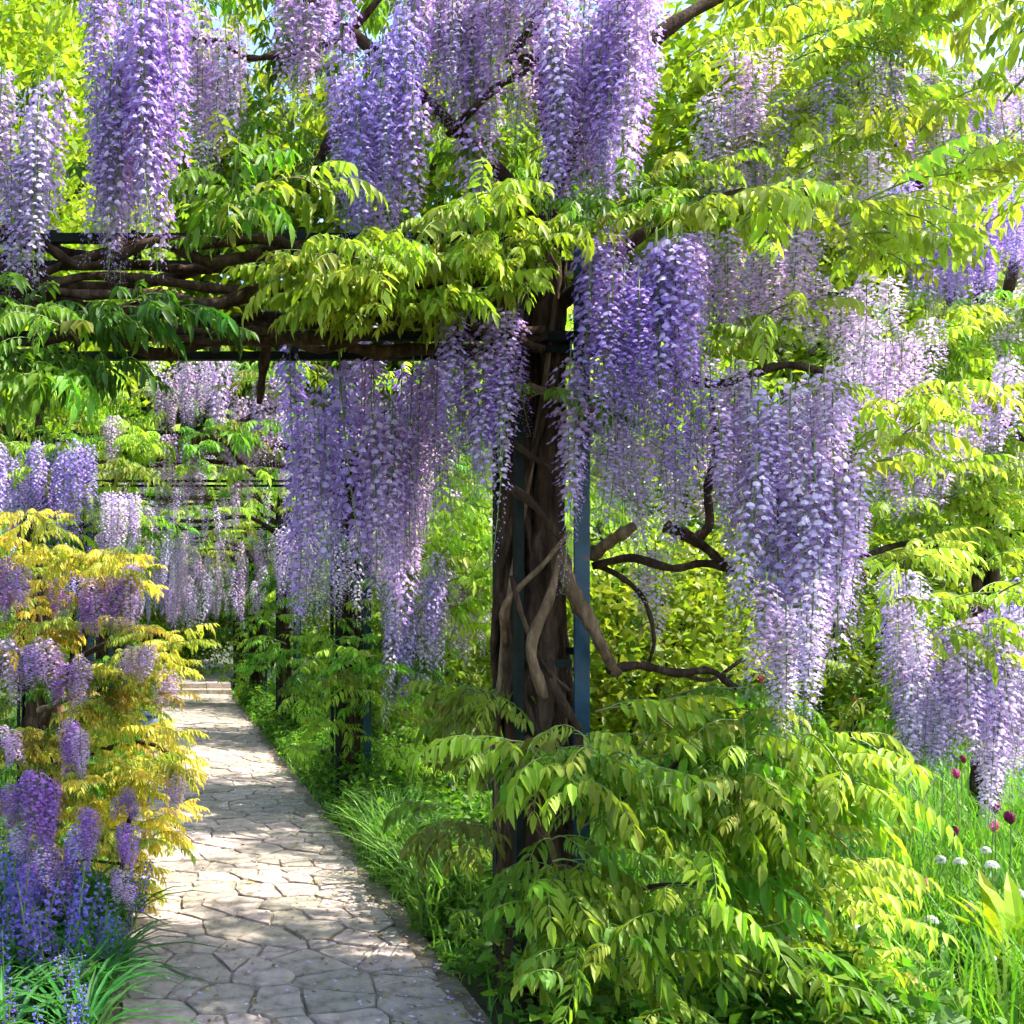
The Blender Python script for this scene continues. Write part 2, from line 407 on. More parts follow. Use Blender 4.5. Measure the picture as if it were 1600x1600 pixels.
def clip(poly, nx, ny, c):
    out = []
    for i in range(len(poly)):
        a, b = poly[i], poly[(i + 1) % len(poly)]
        da = nx * a[0] + ny * a[1] - c; db = nx * b[0] + ny * b[1] - c
        if da <= 0: out.append(a)
        if da * db < 0:
            t = da / (da - db); out.append((a[0] + (b[0] - a[0]) * t, a[1] + (b[1] - a[1]) * t))
    return out
seeds = []
sr = random.Random(5)
ny_ = int((PY1 - PY0) / .225)
for j in range(ny_):
    nrow = sr.choice((4, 5, 5, 6, 6, 7))
    for i in range(nrow):
        seeds.append((PX0 + (PX1 - PX0) * (i + .5 + sr.uniform(-.49, .49)) / nrow, PY0 + (j + .5 + sr.uniform(-.7, .7)) * .225))
far_mb = MB(); n_stone = 0
def stone_geo(poly, z):
    cx = sum(p[0] for p in poly) / len(poly); cy_ = sum(p[1] for p in poly) / len(poly)
    ins = lambda f, dz: [(cx + (x - cx) * f, cy_ + (y - cy_) * f, dz + sr.uniform(-.0025, .0025)) for x, y in poly]
    n = len(poly); dz = z
    vs = ins(1.0, -.01) + ins(.995, dz - .005) + ins(.972, dz)
    fs = [tuple(range(2 * n, 3 * n))]
    for r in range(2):
        for i in range(n): fs.append((r * n + i, r * n + (i + 1) % n, (r + 1) * n + (i + 1) % n, (r + 1) * n + i))
    return vs, fs, cx, cy_
wt = {q: sr.uniform(-.010, .010) for q in seeds}
for si, s in enumerate(seeds):
    poly = [(PX0 - sr.uniform(0, .05), PY0), (PX1 + sr.uniform(-.04, .04), PY0), (PX1 + sr.uniform(-.04, .04), PY1), (PX0 - sr.uniform(0, .05), PY1)]
    for q in seeds:
        dx, dy = q[0] - s[0], q[1] - s[1]; L = math.hypot(dx, dy)
        if q is s or L > 1.1 or L < 1e-6: continue
        g = sr.uniform(.002, .008) - (wt[s] - wt[q]) / (2 * max(L, .12))
        poly = clip(poly, dx / L, dy / L, (dx * (s[0] + q[0]) + dy * (s[1] + q[1])) / 2 / L - g)
        if len(poly) < 3: break
    if len(poly) < 3: continue
    pp = []                                            # rough the edges a little: split each edge once
    for i in range(len(poly)):
        a, b = poly[i], poly[(i + 1) % len(poly)]; L = math.hypot(b[0] - a[0], b[1] - a[1])
        if L < .03: pp.append(((a[0] + b[0]) / 2, (a[1] + b[1]) / 2)); continue
        pp.append((a[0] + (b[0] - a[0]) * .1, a[1] + (b[1] - a[1]) * .1))
        pp.append(((a[0] + b[0]) / 2 + sr.uniform(-.08, .03) * L * (b[1] - a[1]) / L * .5, (a[1] + b[1]) / 2 + sr.uniform(-.08, .03) * L * (a[0] - b[0]) / L * .5))
        pp.append((a[0] + (b[0] - a[0]) * .9, a[1] + (b[1] - a[1]) * .9))
    vs, fs, cx, cy_ = stone_geo(pp, .011 + sr.uniform(-.004, .006))
    if cy_ > 3.6 and n_stone < 300:
        mb = MB(); mb.add([(x - cx, y - cy_, z) for x, y, z in vs], fs)
        o = obj('paving_stone', mb.mesh('paving_stone', [STONE]), path); o.location = (cx, cy_, 0); n_stone += 1
        o.rotation_euler = (sr.uniform(-.012, .012), sr.uniform(-.012, .012), 0)
    elif cy_ > 3.6: far_mb.add(vs, fs)
if far_mb.v: tag(obj('paving_stones_beyond', far_mb.mesh('paving_stones_beyond', [STONE]), path), kind='stuff')

steps = thing('garden_steps', 'low grey stone steps at the far end of the path', 'steps', (.5, PY1, 0))
for i in range(2):
    w = 1.5; h = .10
    for j in range(3): box_obj('step_slab', (-w / 2 + (j + .5) * w / 3, .35 + i * .42, h * (i + .5)), (w / 3 - .012, .74, h - .004), STONE, steps)
up = sheet('upper_path', -.3, 1.3, PY1 + 1.1, 34, .21, STONE, 6, 20, .004)

# ------------------------------------------------------------------ pergola arches
ARCH = [4.3, 8.8, 13.4, 18.0, 22.5]
XR, XL = 1.545, -1.15
ordinal = ['nearest', 'second', 'third', 'fourth', 'farthest']
for k, y in enumerate(ARCH):
    a = thing('pergola_arch', f'{ordinal[k]} dark blue metal pergola arch spanning the stone path', 'pergola', (0, y, 0), 'metal arches of the pergola')
    zg = 0 if k < 4 else .44
    for sx in (XR, XL):
        for dx in (-.125, .125):
            for dy in (-.15, .15):
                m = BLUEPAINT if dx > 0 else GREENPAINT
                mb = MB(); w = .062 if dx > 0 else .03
                add_box(mb, (sx + dx, dy, 1.57 + zg / 2), (w, .012, 3.14 - zg)); add_box(mb, (sx + dx - (w / 2 - .006) * (1 if dx < 0 else -1), dy + (.025 if dy < 0 else -.025), 1.57 + zg / 2), (.011, .038, 3.139 - zg))
                obj('post', mb.mesh('post', [m]), a)
        for i in range(3):
            z = .12 + 1.28 * i
            for dy in (-.137, .137): box_obj('rung', (sx, dy, z), (.18, .008, .03), GREENPAINT, a)
            for dx in (-.105, .105): box_obj('rung', (sx + dx, 0, z + .05), (.008, .25, .03), GREENPAINT, a)
    for dy in (-.16, .16):
        for z, h in ((2.725, .035), (3.12, .035)):
            box_obj('crossbeam', ((XR + XL) / 2, dy, z), (XR - XL + .5, .03, h if k == 0 else .018), GREENPAINT, a)
    for i in range(9):
        x = XL + (XR - XL) * i / 8
        box_obj('slat', (x, 0, 2.74), (.035, .29, .02), GREENPAINT, a); box_obj('slat', (x, 0, 3.15), (.035, .29, .02), GREENPAINT, a)

# ------------------------------------------------------------------ wisterias
def twisted_stems(v, x, y, z1, n, r, seed, spread=.1, mats=(BARK,), tws=1.0):
    q = random.Random(seed)
    for i in range(n):
        ph = q.uniform(0, 6.28); tw = q.choice((-1, 1)) * q.uniform(1.6, 3.4) * tws; rr = spread * q.uniform(.4, 1.1)
        pts = [(x + math.cos(ph + tw * t) * rr * (1.25 - .4 * t), y + math.sin(ph + tw * t) * rr * (1.25 - .4 * t), -.03 + z1 * t) for t in [j / 14 for j in range(15)]]
        v.branch(pts, r * q.uniform(.75, 1.25), r * q.uniform(.45, .8), q.choice(mats), 'stem', 9, .16)

# --- the front wisteria on the right pillar of the nearest arch
A1 = ARCH[0]
v1 = Vine('large front wisteria with long lilac flower curtains on the near right pillar', (XR, A1, 0))
twisted_stems(v1, XR - .02, A1, 3.3, 8, .046, 3, .09, (BARK,))
twisted_stems(v1, XR - .02, A1, 3.1, 9, .020, 8, .145, (BARK, BARK, TANBARK), 2.2)
for pts, r in (([(800, 690, 4.1), (840, 720, 4.05), (885, 745, 4.1)], .012), ([(795, 760, 4.12), (835, 790, 4.06), (880, 850, 4.1)], .018), ([(930, 640, 4.1), (880, 625, 4.05), (825, 600, 4.1)], .018), ([(800, 900, 4.1), (815, 960, 4.05), (850, 1040, 4.08), (890, 1080, 4.1)], .012),
               ([(790, 1010, 4.2), (785, 960, 4.1), (800, 930, 4.08), (850, 880, 4.06), (890, 830, 4.1)], .013), ([(860, 1060, 4.05), (880, 1100, 4.03), (905, 1150, 4.05), (890, 1230, 4.1)], .02), ([(845, 1120, 4.3), (812, 1190, 4.1), (822, 1260, 4.05), (860, 1320, 4.08), (880, 1400, 4.1)], .02), ([(850, 1090, 4.06), (830, 1010, 4.04), (860, 930, 4.06), (875, 860, 4.1)], .022)):
    v1.branch([P(*p) for p in pts], r, r * .7, rng.choice((BARK, BARK, TANBARK)), 'stem')
B = lambda pts, r0, r1, m=None: v1.branch([P(*p) for p in pts], r0, r1, m)
B([(872, 860, 4.2), (885, 905, 4.08), (918, 965, 4.05), (940, 1010, 4.05), (962, 1052, 4.1)], .034, .022, TANBARK)
B([(950, 1046, 4.1), (1000, 1040, 4.1), (1060, 1052, 4.0), (1110, 1048, 4.0), (1150, 1075, 3.95), (1192, 1086, 3.95)], .022, .010)
B([(1060, 1052, 4.0), (1110, 1062, 4.05), (1160, 1030, 4.1)], .012, .006)
B([(925, 885, 4.3), (985, 872, 4.25), (1050, 888, 4.2), (1100, 880, 4.2), (1150, 893, 4.2)], .020, .013)
B([(1040, 822, 4.25), (1075, 838, 4.2), (1110, 862, 4.2), (1140, 892, 4.2)], .026, .016)
B([(1085, 843, 4.2), (1108, 820, 4.2), (1106, 760, 4.2), (1118, 700, 4.25), (1110, 620, 4.3)], .021, .012)
B([(930, 880, 4.35), (975, 905, 4.3), (1008, 940, 4.3), (1022, 1000, 4.3), (1012, 1040, 4.3)], .013, .006)
B([(925, 868, 4.2), (955, 845, 4.1), (990, 822, 4.0)], .030, .020, TANBARK)
B([(905, 1200, 4.2), (960, 1250, 4.0), (1010, 1235, 3.9), (1060, 1190, 3.8)], .028, .010)
B([(880, 1480, 4.2), (930, 1440, 4.0), (1000, 1390, 3.9), (1100, 1380, 3.8)], .020, .006)
B([(835, 520, 4.25), (850, 440, 4.2), (840, 330, 4.2), (870, 240, 4.3), (850, 160, 4.35), (830, -30, 4.4)], .05, .028)
B([(848, -20, 4.05), (838, 35, 4.05), (806, 75, 4.03), (800, 95, 4.03), (826, 92, 4.03), (818, 112, 4.03), (780, 134, 4.05), (730, 180, 4.1), (700, 210, 4.2)], .020, .014)
B([(840, 330, 4.2), (700, 190, 4.25), (560, 60, 4.3), (380, -60, 4.3), (150, -110, 4.3), (-120, -120, 4.3)], .026, .014)
B([(600, -10, 4.35), (545, 50, 4.38), (500, 70, 4.4), (440, 85, 4.4), (385, 90, 4.4), (345, 66, 4.4), (300, 60, 4.4), (270, 20, 4.4)], .018, .009)
B([(560, 170, 4.4), (520, 215, 4.4), (500, 250, 4.45), (480, 300, 4.45)], .04, .014)
B([(860, 300, 4.2), (960, 120, 4.2), (1080, 20, 4.2), (1250, -60, 4.3), (1450, -80, 4.4)], .04, .016)
B([(870, 480, 4.25), (960, 400, 4.15), (1060, 330, 4.1), (1180, 300, 4.1), (1320, 300, 4.1)], .034, .014)
B([(880, 560, 4.2), (980, 540, 4.1), (1110, 600, 4.1), (1230, 570, 4.05), (1330, 600, 4.0)], .026, .012)
for i in range(12):                                    # old stems lying along the top of the nearest arch, some in front of its bars
    y = 388 + i * 14; d = (3.98, 4.06, 4.22, 4.36, 4.02)[i % 5]
    B([(850, y + U(-30, 20), d), (760, y + U(-22, 22), d), (670, y + U(-22, 22), d + U(-.06, .06)), (580, y + U(-22, 22), d), (500, y + U(-20, 20), d + U(-.05, .05)), (420, y + U(-22, 22), d), (330, y + U(-20, 20), d + U(-.06, .06)), (240, y + U(-24, 24), d), (130, y + U(-35, 30), d), (30, y + U(-40, 40), d), (-70, y + U(-40, 40), d)], U(.016, .032), U(.010, .022))
B([(420, 520, 4.35), (412, 570, 4.4), (405, 630, 4.5)], .030, .016)
C1 = [LILAC, VIOLET, LILAC, BLUEV, PALE]
v1.curtain(-10, 85, 95, 520, 3.8, 4.4, 15, .64, [MAUVE, PALE, LILAC])
v1.curtain(145, 275, -70, 440, 3.8, 4.3, 24, .72, [LILAC, VIOLET, LILAC])
v1.curtain(150, 270, 120, 450, 3.8, 4.1, 8, .66, [LILAC, VIOLET, PALE])
v1.curtain(175, 260, -80, 250, 3.95, 4.2, 8, .5, [LILAC, VIOLET])
v1.curtain(300, 375, 40, 300, 4.2, 4.5, 6, .5, [MAUVE, PALE])
v1.curtain(530, 655, 110, 450, 3.8, 4.1, 9, .68, [BLUEV, LILAC])
v1.curtain(530, 655, -80, 440, 3.85, 4.3, 20, .74, [BLUEV, LILAC, BLUEV])
v1.curtain(450, 530, -90, 170, 4.3, 4.7, 7, .5, [MAUVE, PALE, PINKL])
v1.curtain(665, 800, -120, 215, 4.15, 4.5, 17, .6, [LILAC, PINKL, PALE])
v1.curtain(745, 785, 100, 340, 4.05, 4.15, 3, .62, [PALE, LILAC])
v1.curtain(815, 840, 100, 260, 4.2, 4.4, 3, .4, [PINKL, PALE])
v1.curtain(860, 1010, 60, 370, 3.75, 4.0, 10, .6, [VIOLET, LILAC])
v1.curtain(850, 1020, -110, 370, 3.75, 4.3, 30, .7, [VIOLET, LILAC, PALE, VIOLET])
v1.curtain(930, 1020, -110, 230, 3.95, 4.1, 9, .55, [PALE, LILAC])
v1.curtain(930, 1090, 360, 690, 3.8, 4.3, 20, .62, [VIOLET, LILAC, VIOLET])
v1.curtain(885, 915, 560, 830, 3.9, 4.0, 2, .66, [LILAC, PINKL])
v1.raceme(P(902, 600, 3.88), .80, LILAC, 3)
v1.curtain(700, 815, 460, 800, 3.85, 4.1, 16, .6, [LILAC, VIOLET])
v1.raceme(P(790, 600, 3.9), .68, PALE, 5)
v1.curtain(455, 540, 535, 990, 4.3, 4.8, 17, .76, [VIOLET, BLUEV, LILAC])
v1.curtain(560, 700, 515, 930, 4.2, 4.9, 32, .74, [LILAC, VIOLET, MAUVE])
v1.curtain(605, 660, 760, 1000, 4.9, 5.2, 6, .7, [LILAC, MAUVE])
v1.curtain(960, 1100, 660, 900, 4.2, 4.6, 9, .5, [PALE, MAUVE])
v1.curtain(1000, 1040, 860, 1030, 4.25, 4.4, 3, .42, [PALE, MAUVE])
v1.curtain(1130, 1320, 580, 900, 3.9, 4.4, 20, .66, [PALE, LILAC, MAUVE])
v1.curtain(1170, 1330, 720, 1050, 3.75, 4.15, 19, .66, [LILAC, PALE, LILAC])
v1.curtain(1195, 1280, 900, 1185, 3.5, 3.7, 9, .5, [PALE, MAUVE])
v1.curtain(1330, 1420, 560, 760, 4.4, 4.8, 7, .42, [PALE, MAUVE])
v1.curtain(930, 1000, 560, 860, 4.0, 4.3, 6, .6, [LILAC, PALE])
v1.curtain(1090, 1270, 360, 570, 3.95, 4.4, 18, .45, [MAUVE, PINKL, PALE])
v1.curtain(1110, 1200, 140, 340, 4.0, 4.3, 8, .4, [BLUEV, PALE])
v1.curtain(1180, 1390, 220, 430, 4.0, 4.5, 15, .4, [PALE, MAUVE])
v1.curtain(1280, 1400, 430, 590, 4.2, 4.7, 9, .4, [MAUVE, PALE])
v1.curtain(665, 850, -110, 240, 3.95, 4.2, 18, .55, [LILAC, PINKL, PALE, MAUVE])
v1.curtain(290, 380, 20, 300, 4.0, 4.3, 7, .5, [MAUVE, PALE, LILAC])
v1.curtain(440, 530, -90, 200, 4.0, 4.3, 8, .5, [MAUVE, LILAC])
v1.curtain(925, 1095, 350, 700, 3.65, 3.85, 20, .56, [VIOLET, LILAC, VIOLET])
v1.curtain(1110, 1330, 560, 860, 3.75, 4.0, 14, .52, [PALE, LILAC, MAUVE])
v1.curtain(1270, 1345, 700, 1040, 3.7, 3.9, 9, .56, [LILAC, PALE])
v1.curtain(1350, 1470, 480, 720, 4.6, 5.2, 10, .45, [PALE, MAUVE])
v1.curtain(1150, 1400, 70, 300, 3.95, 4.2, 10, .38, [PALE, MAUVE, BLUEV])
v1.curtain(960, 1100, 540, 800, 3.9, 4.2, 9, .55, [LILAC, VIOLET])
# leaves
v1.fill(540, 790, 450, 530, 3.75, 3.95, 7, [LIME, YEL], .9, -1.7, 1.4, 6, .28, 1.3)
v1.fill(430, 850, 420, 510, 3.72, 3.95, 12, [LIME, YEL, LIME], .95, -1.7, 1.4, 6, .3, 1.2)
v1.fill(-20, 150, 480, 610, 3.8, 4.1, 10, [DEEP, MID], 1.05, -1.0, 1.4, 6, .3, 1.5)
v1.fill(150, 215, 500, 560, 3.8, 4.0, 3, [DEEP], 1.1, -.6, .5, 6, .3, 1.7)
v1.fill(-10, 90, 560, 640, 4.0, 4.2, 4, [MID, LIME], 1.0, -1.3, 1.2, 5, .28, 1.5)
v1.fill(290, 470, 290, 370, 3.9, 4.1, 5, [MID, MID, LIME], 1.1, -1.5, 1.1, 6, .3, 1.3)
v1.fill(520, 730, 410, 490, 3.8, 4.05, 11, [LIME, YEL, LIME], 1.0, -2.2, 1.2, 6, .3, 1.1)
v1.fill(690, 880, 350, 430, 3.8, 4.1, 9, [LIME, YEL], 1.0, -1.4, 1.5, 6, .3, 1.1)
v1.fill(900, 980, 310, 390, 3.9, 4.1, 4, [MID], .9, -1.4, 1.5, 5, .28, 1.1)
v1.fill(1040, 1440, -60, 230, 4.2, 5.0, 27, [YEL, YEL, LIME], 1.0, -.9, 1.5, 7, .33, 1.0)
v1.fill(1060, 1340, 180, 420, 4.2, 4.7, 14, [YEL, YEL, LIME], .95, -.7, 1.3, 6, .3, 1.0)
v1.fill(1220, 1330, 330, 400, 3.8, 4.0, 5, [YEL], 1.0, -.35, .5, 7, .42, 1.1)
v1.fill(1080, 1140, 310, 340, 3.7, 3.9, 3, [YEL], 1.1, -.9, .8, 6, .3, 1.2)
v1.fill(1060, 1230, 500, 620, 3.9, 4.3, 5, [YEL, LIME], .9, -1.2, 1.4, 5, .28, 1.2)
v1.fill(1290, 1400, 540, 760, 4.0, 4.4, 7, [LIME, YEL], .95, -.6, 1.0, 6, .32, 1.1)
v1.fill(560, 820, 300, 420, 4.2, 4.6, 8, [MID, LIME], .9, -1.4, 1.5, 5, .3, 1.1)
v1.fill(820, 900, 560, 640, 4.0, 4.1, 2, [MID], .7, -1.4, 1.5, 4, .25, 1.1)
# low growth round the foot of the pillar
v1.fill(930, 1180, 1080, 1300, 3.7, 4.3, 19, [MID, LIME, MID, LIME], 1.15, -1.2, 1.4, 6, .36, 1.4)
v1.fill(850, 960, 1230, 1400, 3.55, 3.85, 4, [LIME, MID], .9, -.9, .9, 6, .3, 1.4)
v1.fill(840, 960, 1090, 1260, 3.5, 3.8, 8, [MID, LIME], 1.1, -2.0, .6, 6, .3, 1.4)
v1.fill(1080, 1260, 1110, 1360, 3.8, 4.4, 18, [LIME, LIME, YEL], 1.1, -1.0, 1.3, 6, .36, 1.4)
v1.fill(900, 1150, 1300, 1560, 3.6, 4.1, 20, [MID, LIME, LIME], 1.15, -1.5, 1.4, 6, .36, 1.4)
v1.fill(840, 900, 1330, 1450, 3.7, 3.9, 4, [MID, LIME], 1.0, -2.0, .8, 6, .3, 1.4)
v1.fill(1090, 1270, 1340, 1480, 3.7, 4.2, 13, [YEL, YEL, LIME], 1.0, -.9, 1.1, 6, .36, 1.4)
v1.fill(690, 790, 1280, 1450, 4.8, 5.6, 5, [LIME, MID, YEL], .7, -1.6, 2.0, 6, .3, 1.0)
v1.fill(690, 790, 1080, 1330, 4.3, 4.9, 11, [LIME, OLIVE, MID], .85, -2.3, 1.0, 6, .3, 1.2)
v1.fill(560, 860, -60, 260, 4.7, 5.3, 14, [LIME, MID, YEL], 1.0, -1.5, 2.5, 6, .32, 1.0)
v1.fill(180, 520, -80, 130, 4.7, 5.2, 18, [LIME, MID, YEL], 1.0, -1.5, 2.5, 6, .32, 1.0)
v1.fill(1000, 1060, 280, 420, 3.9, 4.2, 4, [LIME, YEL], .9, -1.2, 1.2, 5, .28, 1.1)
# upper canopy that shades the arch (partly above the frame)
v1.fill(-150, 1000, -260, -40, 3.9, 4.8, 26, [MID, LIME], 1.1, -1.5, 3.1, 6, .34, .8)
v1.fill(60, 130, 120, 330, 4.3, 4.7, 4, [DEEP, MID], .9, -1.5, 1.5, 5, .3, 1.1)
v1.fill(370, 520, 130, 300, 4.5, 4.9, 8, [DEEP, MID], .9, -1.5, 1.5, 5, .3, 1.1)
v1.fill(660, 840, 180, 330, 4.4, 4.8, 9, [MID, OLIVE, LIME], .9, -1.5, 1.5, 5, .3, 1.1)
for _ in range(34): v1.shoot(Vector((U(2.75, 3.8), U(2.9, 4.0), U(3.2, 4.5))), U(0, 6.28), .42, 7, 1.15, [YEL, LIME], 1.0)  # overhang mostly out of view, added to shade the near end of the path
v1.finish()

# --- the outer wisteria to the right of the pergola
vo = Vine('outer wisteria at the right edge with dense blue-violet flowers over the meadow', (5.95, 7.5, 0), 'wisterias beside the pergola')
twisted_stems(vo, 5.95, 7.5, 4.2, 4, .035, 13, .07)
BO = lambda pts, r0, r1: vo.branch([P(*p) for p in pts], r0, r1)
BO([(1534, 700, 7.5), (1500, 520, 6.8), (1420, 260, 6.5), (1330, 110, 6.4)], .05, .02)
BO([(1534, 650, 7.5), (1570, 480, 6.8), (1620, 250, 6.5)], .05, .02)
BO([(1534, 900, 7.5), (1440, 850, 6.6), (1340, 870, 6.2)], .04, .015)
BO([(1534, 880, 7.5), (1560, 840, 6.6), (1620, 830, 6.2)], .04, .015)
BO([(1534, 720, 7.5), (1550, 650, 6.6), (1600, 690, 6.0)], .03, .015)
vo.curtain(1400, 1600, 280, 500, 5.3, 5.9, 34, .5, [BLUEV, VIOLET, BLUEV])
vo.curtain(1370, 1600, 90, 290, 4.5, 5.0, 22, .36, [BLUEV, MAUVE, PALE])
vo.curtain(1370, 1600, 540, 830, 4.8, 5.4, 20, .42, [PALE, MAUVE, LILAC])
vo.curtain(1400, 1610, 920, 1250, 4.55, 4.9, 20, .5, [BLUEV, LILAC, PALE])
vo.curtain(1450, 1610, 290, 490, 4.9, 5.3, 18, .45, [BLUEV, VIOLET])
vo.curtain(1380, 1480, 100, 230, 6.2, 6.6, 12, .4, [BLUEV, MAUVE])
vo.curtain(1500, 1600, 90, 240, 6.2, 6.6, 12, .4, [BLUEV, PALE])
vo.curtain(1540, 1620, 430, 600, 6.1, 6.4, 9, .5, [PALE])
vo.curtain(1390, 1610, 890, 1210, 4.8, 5.7, 54, .56, [BLUEV, LILAC, PALE, MAUVE])
vo.curtain(1520, 1610, 1040, 1300, 4.7, 5.2, 18, .55, [PALE, LILAC])
vo.curtain(1410, 1480, 1000, 1200, 5.3, 5.8, 10, .55, [VIOLET, MAUVE])
vo.curtain(1380, 1600, 690, 830, 6.2, 6.8, 14, .4, [MAUVE, PALE])
vo.fill(1300, 1560, -40, 120, 6.0, 7.2, 19, [YEL, YEL, LIME], 1.15, -1.4, 1.6, 6, .36, 1.0)
vo.fill(1380, 1620, 120, 290, 6.3, 6.9, 14, [YEL, LIME], 1.1, -1.4, 1.5, 6, .36, 1.0)
vo.fill(1340, 1620, 500, 700, 6.0, 6.9, 34, [LIME, MID, YEL], 1.2, -1.0, 1.4, 6, .36, 1.1)
vo.fill(1360, 1620, 680, 860, 5.9, 6.8, 30, [YEL, LIME, YEL], 1.1, -1.0, 1.3, 6, .36, 1.1)
vo.fill(1440, 1620, 480, 900, 6.4, 7.1, 16, [LIME, YEL], 1.2, -1.4, 1.4, 6, .36, 1.1)
vo.fill(1340, 1420, 860, 980, 4.6, 5.2, 6, [YEL, LIME], .9, -.9, 1.0, 6, .32, 1.2)
vo.fill(1450, 1600, 880, 1040, 4.6, 5.3, 8, [YEL, LIME], .95, -.7, 1.0, 6, .34, 1.2)
vo.fill(1340, 1420, 1000, 1200, 5.6, 6.6, 14, [LIME, MID], 1.0, -1.3, 1.4, 6, .34, 1.1)
vo.finish()

# --- the golden-leaved wisteria on the left of the path
vl = Vine('golden-leaved wisteria with short purple flower clusters left of the path', (XL + .32, 6.6, 0), 'wisterias beside the pergola')
twisted_stems(vl, -.80, 6.6, 2.0, 4, .05, 23, .09, (BARK, TANBARK))
BL = lambda pts, r0, r1, m=None: vl.branch([P(*p) for p in pts], r0, r1, m)
BL([(205, 1270, 5.2), (198, 1300, 5.2), (192, 1350, 5.2), (172, 1390, 5.2), (158, 1440, 5.2)], .013, .010)
BL([(20, 1390, 5.3), (60, 1375, 5.3), (110, 1345, 5.3), (190, 1350, 5.2)], .012, .008)
BL([(60, 1110, 6.2), (100, 1095, 6.0), (145, 1070, 5.8)], .018, .010, TANBARK)
BL([(70, 1150, 6.4), (20, 1170, 6.1), (-30, 1130, 6.0)], .03, .015)
BL([(70, 1130, 6.5), (110, 1040, 6.3), (190, 1000, 6.0), (260, 990, 5.9)], .03, .01)
BL([(70, 1100, 6.5), (60, 960, 6.4), (30, 850, 6.3)], .03, .01)
BL([(75, 1200, 6.5), (130, 1180, 6.0), (220, 1160, 5.7), (270, 1180, 5.6)], .025, .01)
BL([(80, 1260, 6.5), (60, 1230, 5.8), (40, 1200, 5.4)], .025, .01)
for x, y0, y1, d, c in ((12, 870, 960, 5.9, PURPLE), (34, 885, 950, 5.7, VIOLET), (92, 905, 955, 5.8, PURPLE), (140, 905, 975, 5.7, PINKL), (150, 930, 1000, 5.6, PURPLE), (178, 900, 975, 5.7, PURPLE), (205, 885, 985, 5.7, PINKL),
                        (10, 1000, 1095, 5.6, PINKL), (45, 1010, 1070, 5.6, VIOLET), (75, 1000, 1085, 5.5, PINKL), (100, 1035, 1090, 5.5, PURPLE), (130, 1030, 1110, 5.5, PINKL), (205, 1010, 1060, 5.6, PINKL), (232, 1015, 1065, 5.6, PINKL), (262, 1045, 1090, 5.8, PINKL),
                        (58, 1205, 1320, 5.0, PURPLE), (72, 1215, 1325, 5.05, PURPLE), (15, 1225, 1290, 5.1, PURPLE), (110, 1130, 1200, 5.3, PURPLE), (125, 1140, 1205, 5.2, PINKL), (142, 1265, 1330, 5.0, PURPLE), (118, 1290, 1350, 5.0, VIOLET), (95, 1330, 1400, 5.2, PURPLE),
                        (65, 1325, 1390, 5.0, PINKL), (45, 1350, 1410, 4.9, PURPLE), (30, 1290, 1340, 5.1, PINKL), (205, 1290, 1350, 5.1, PURPLE), (190, 1360, 1410, 5.0, PINKL), (275, 1210, 1255, 5.6, PINKL), (200, 1240, 1275, 5.2, PURPLE), (20, 1140, 1190, 5.3, PINKL)):
    d -= .35
    vl.raceme(P(x, y0, d), (y1 - y0) * d / F * 1.15, jit(c), rng.choice((2, 4, 6)), 1.15)
    for _ in range(3): vl.raceme(P(x + U(-18, 18), y0 + U(-10, 25), d + U(0, .3)), (y1 - y0) * d / F, jit(c), rng.choice((2, 4, 6)), .9)
G = [GOLD, GOLD, (.50, .48, .06), (.36, .40, .05)]
for x0, x1, y0, y1, n, cols in ((-20, 75, 800, 880, 12, G), (40, 210, 860, 915, 20, G), (20, 70, 930, 1000, 6, [GOLD, BRONZE]), (55, 130, 970, 1020, 7, G), (170, 275, 965, 1060, 16, G), (160, 250, 1050, 1110, 9, [BRONZE, OLIVE]), (0, 90, 1140, 1210, 10, [BRONZE, OLIVE, GOLD]),
                                (100, 190, 1095, 1160, 10, G), (130, 275, 1130, 1220, 22, G), (130, 265, 1210, 1320, 24, G), (170, 255, 1300, 1390, 10, G), (120, 160, 1220, 1300, 5, G), (0, 160, 1000, 1300, 16, [BRONZE, OLIVE, DEEP]), (80, 110, 1340, 1380, 2, [GOLD])):
    vl.fill(x0, x1, y0, y1, 5.3, 6.1, int(n * 1.45), cols, .62, -1.2, 1.8, 6, .3, .8)
vl.fill(-60, 140, 900, 1350, 6.4, 7.2, 26, [BRONZE, OLIVE, DEEP], .8, -1.2, 2, 6, .3, 1.)
vl.finish()

# --- wisterias of the arches farther along
def arch_vine(k, label, side):
    x = XR if side == 'r' else XL
    y = ARCH[k]; v = Vine(label, (x, y, 0 if k < 4 else .44))
    twisted_stems(v, x, y, 3.2, 4, .06, 40 + k * 2 + (side == 'l'), .09)
    sgn = -1 if side == 'r' else 1
    for i in range(3):
        z = 2.85 + .16 * i
        v.branch([(x, y + U(-.1, .1), z - .3), (x + sgn * .5, y + U(-.2, .2), z), (x + sgn * 1.1, y + U(-.2, .2), z + U(-.1, .1)), (x + sgn * 1.6, y + U(-.2, .2), z + U(-.1, .2))], .035, .015)
    v.branch([(x, y, 2.9), (x - sgn * .4, y - .1, 3.3), (x - sgn * .9, y - .2, 3.4)], .03, .012)
    v.branch([(x, y, 3.0), (x + .1, y + .1, 3.6), (x + sgn * .6, y, 4.2)], .035, .015)
    return v
def wfill(v, x0, x1, y0, y1, z0, z1, n, cols, scale, az=-1.57, spread=1.6, nl=6):
    for _ in range(n):
        v.shoot(Vector((U(x0, x1), U(y0, y1), U(z0, z1))), az + U(-spread, spread), .34 * scale * U(.7, 1.3), nl, scale, cols, 1.1)
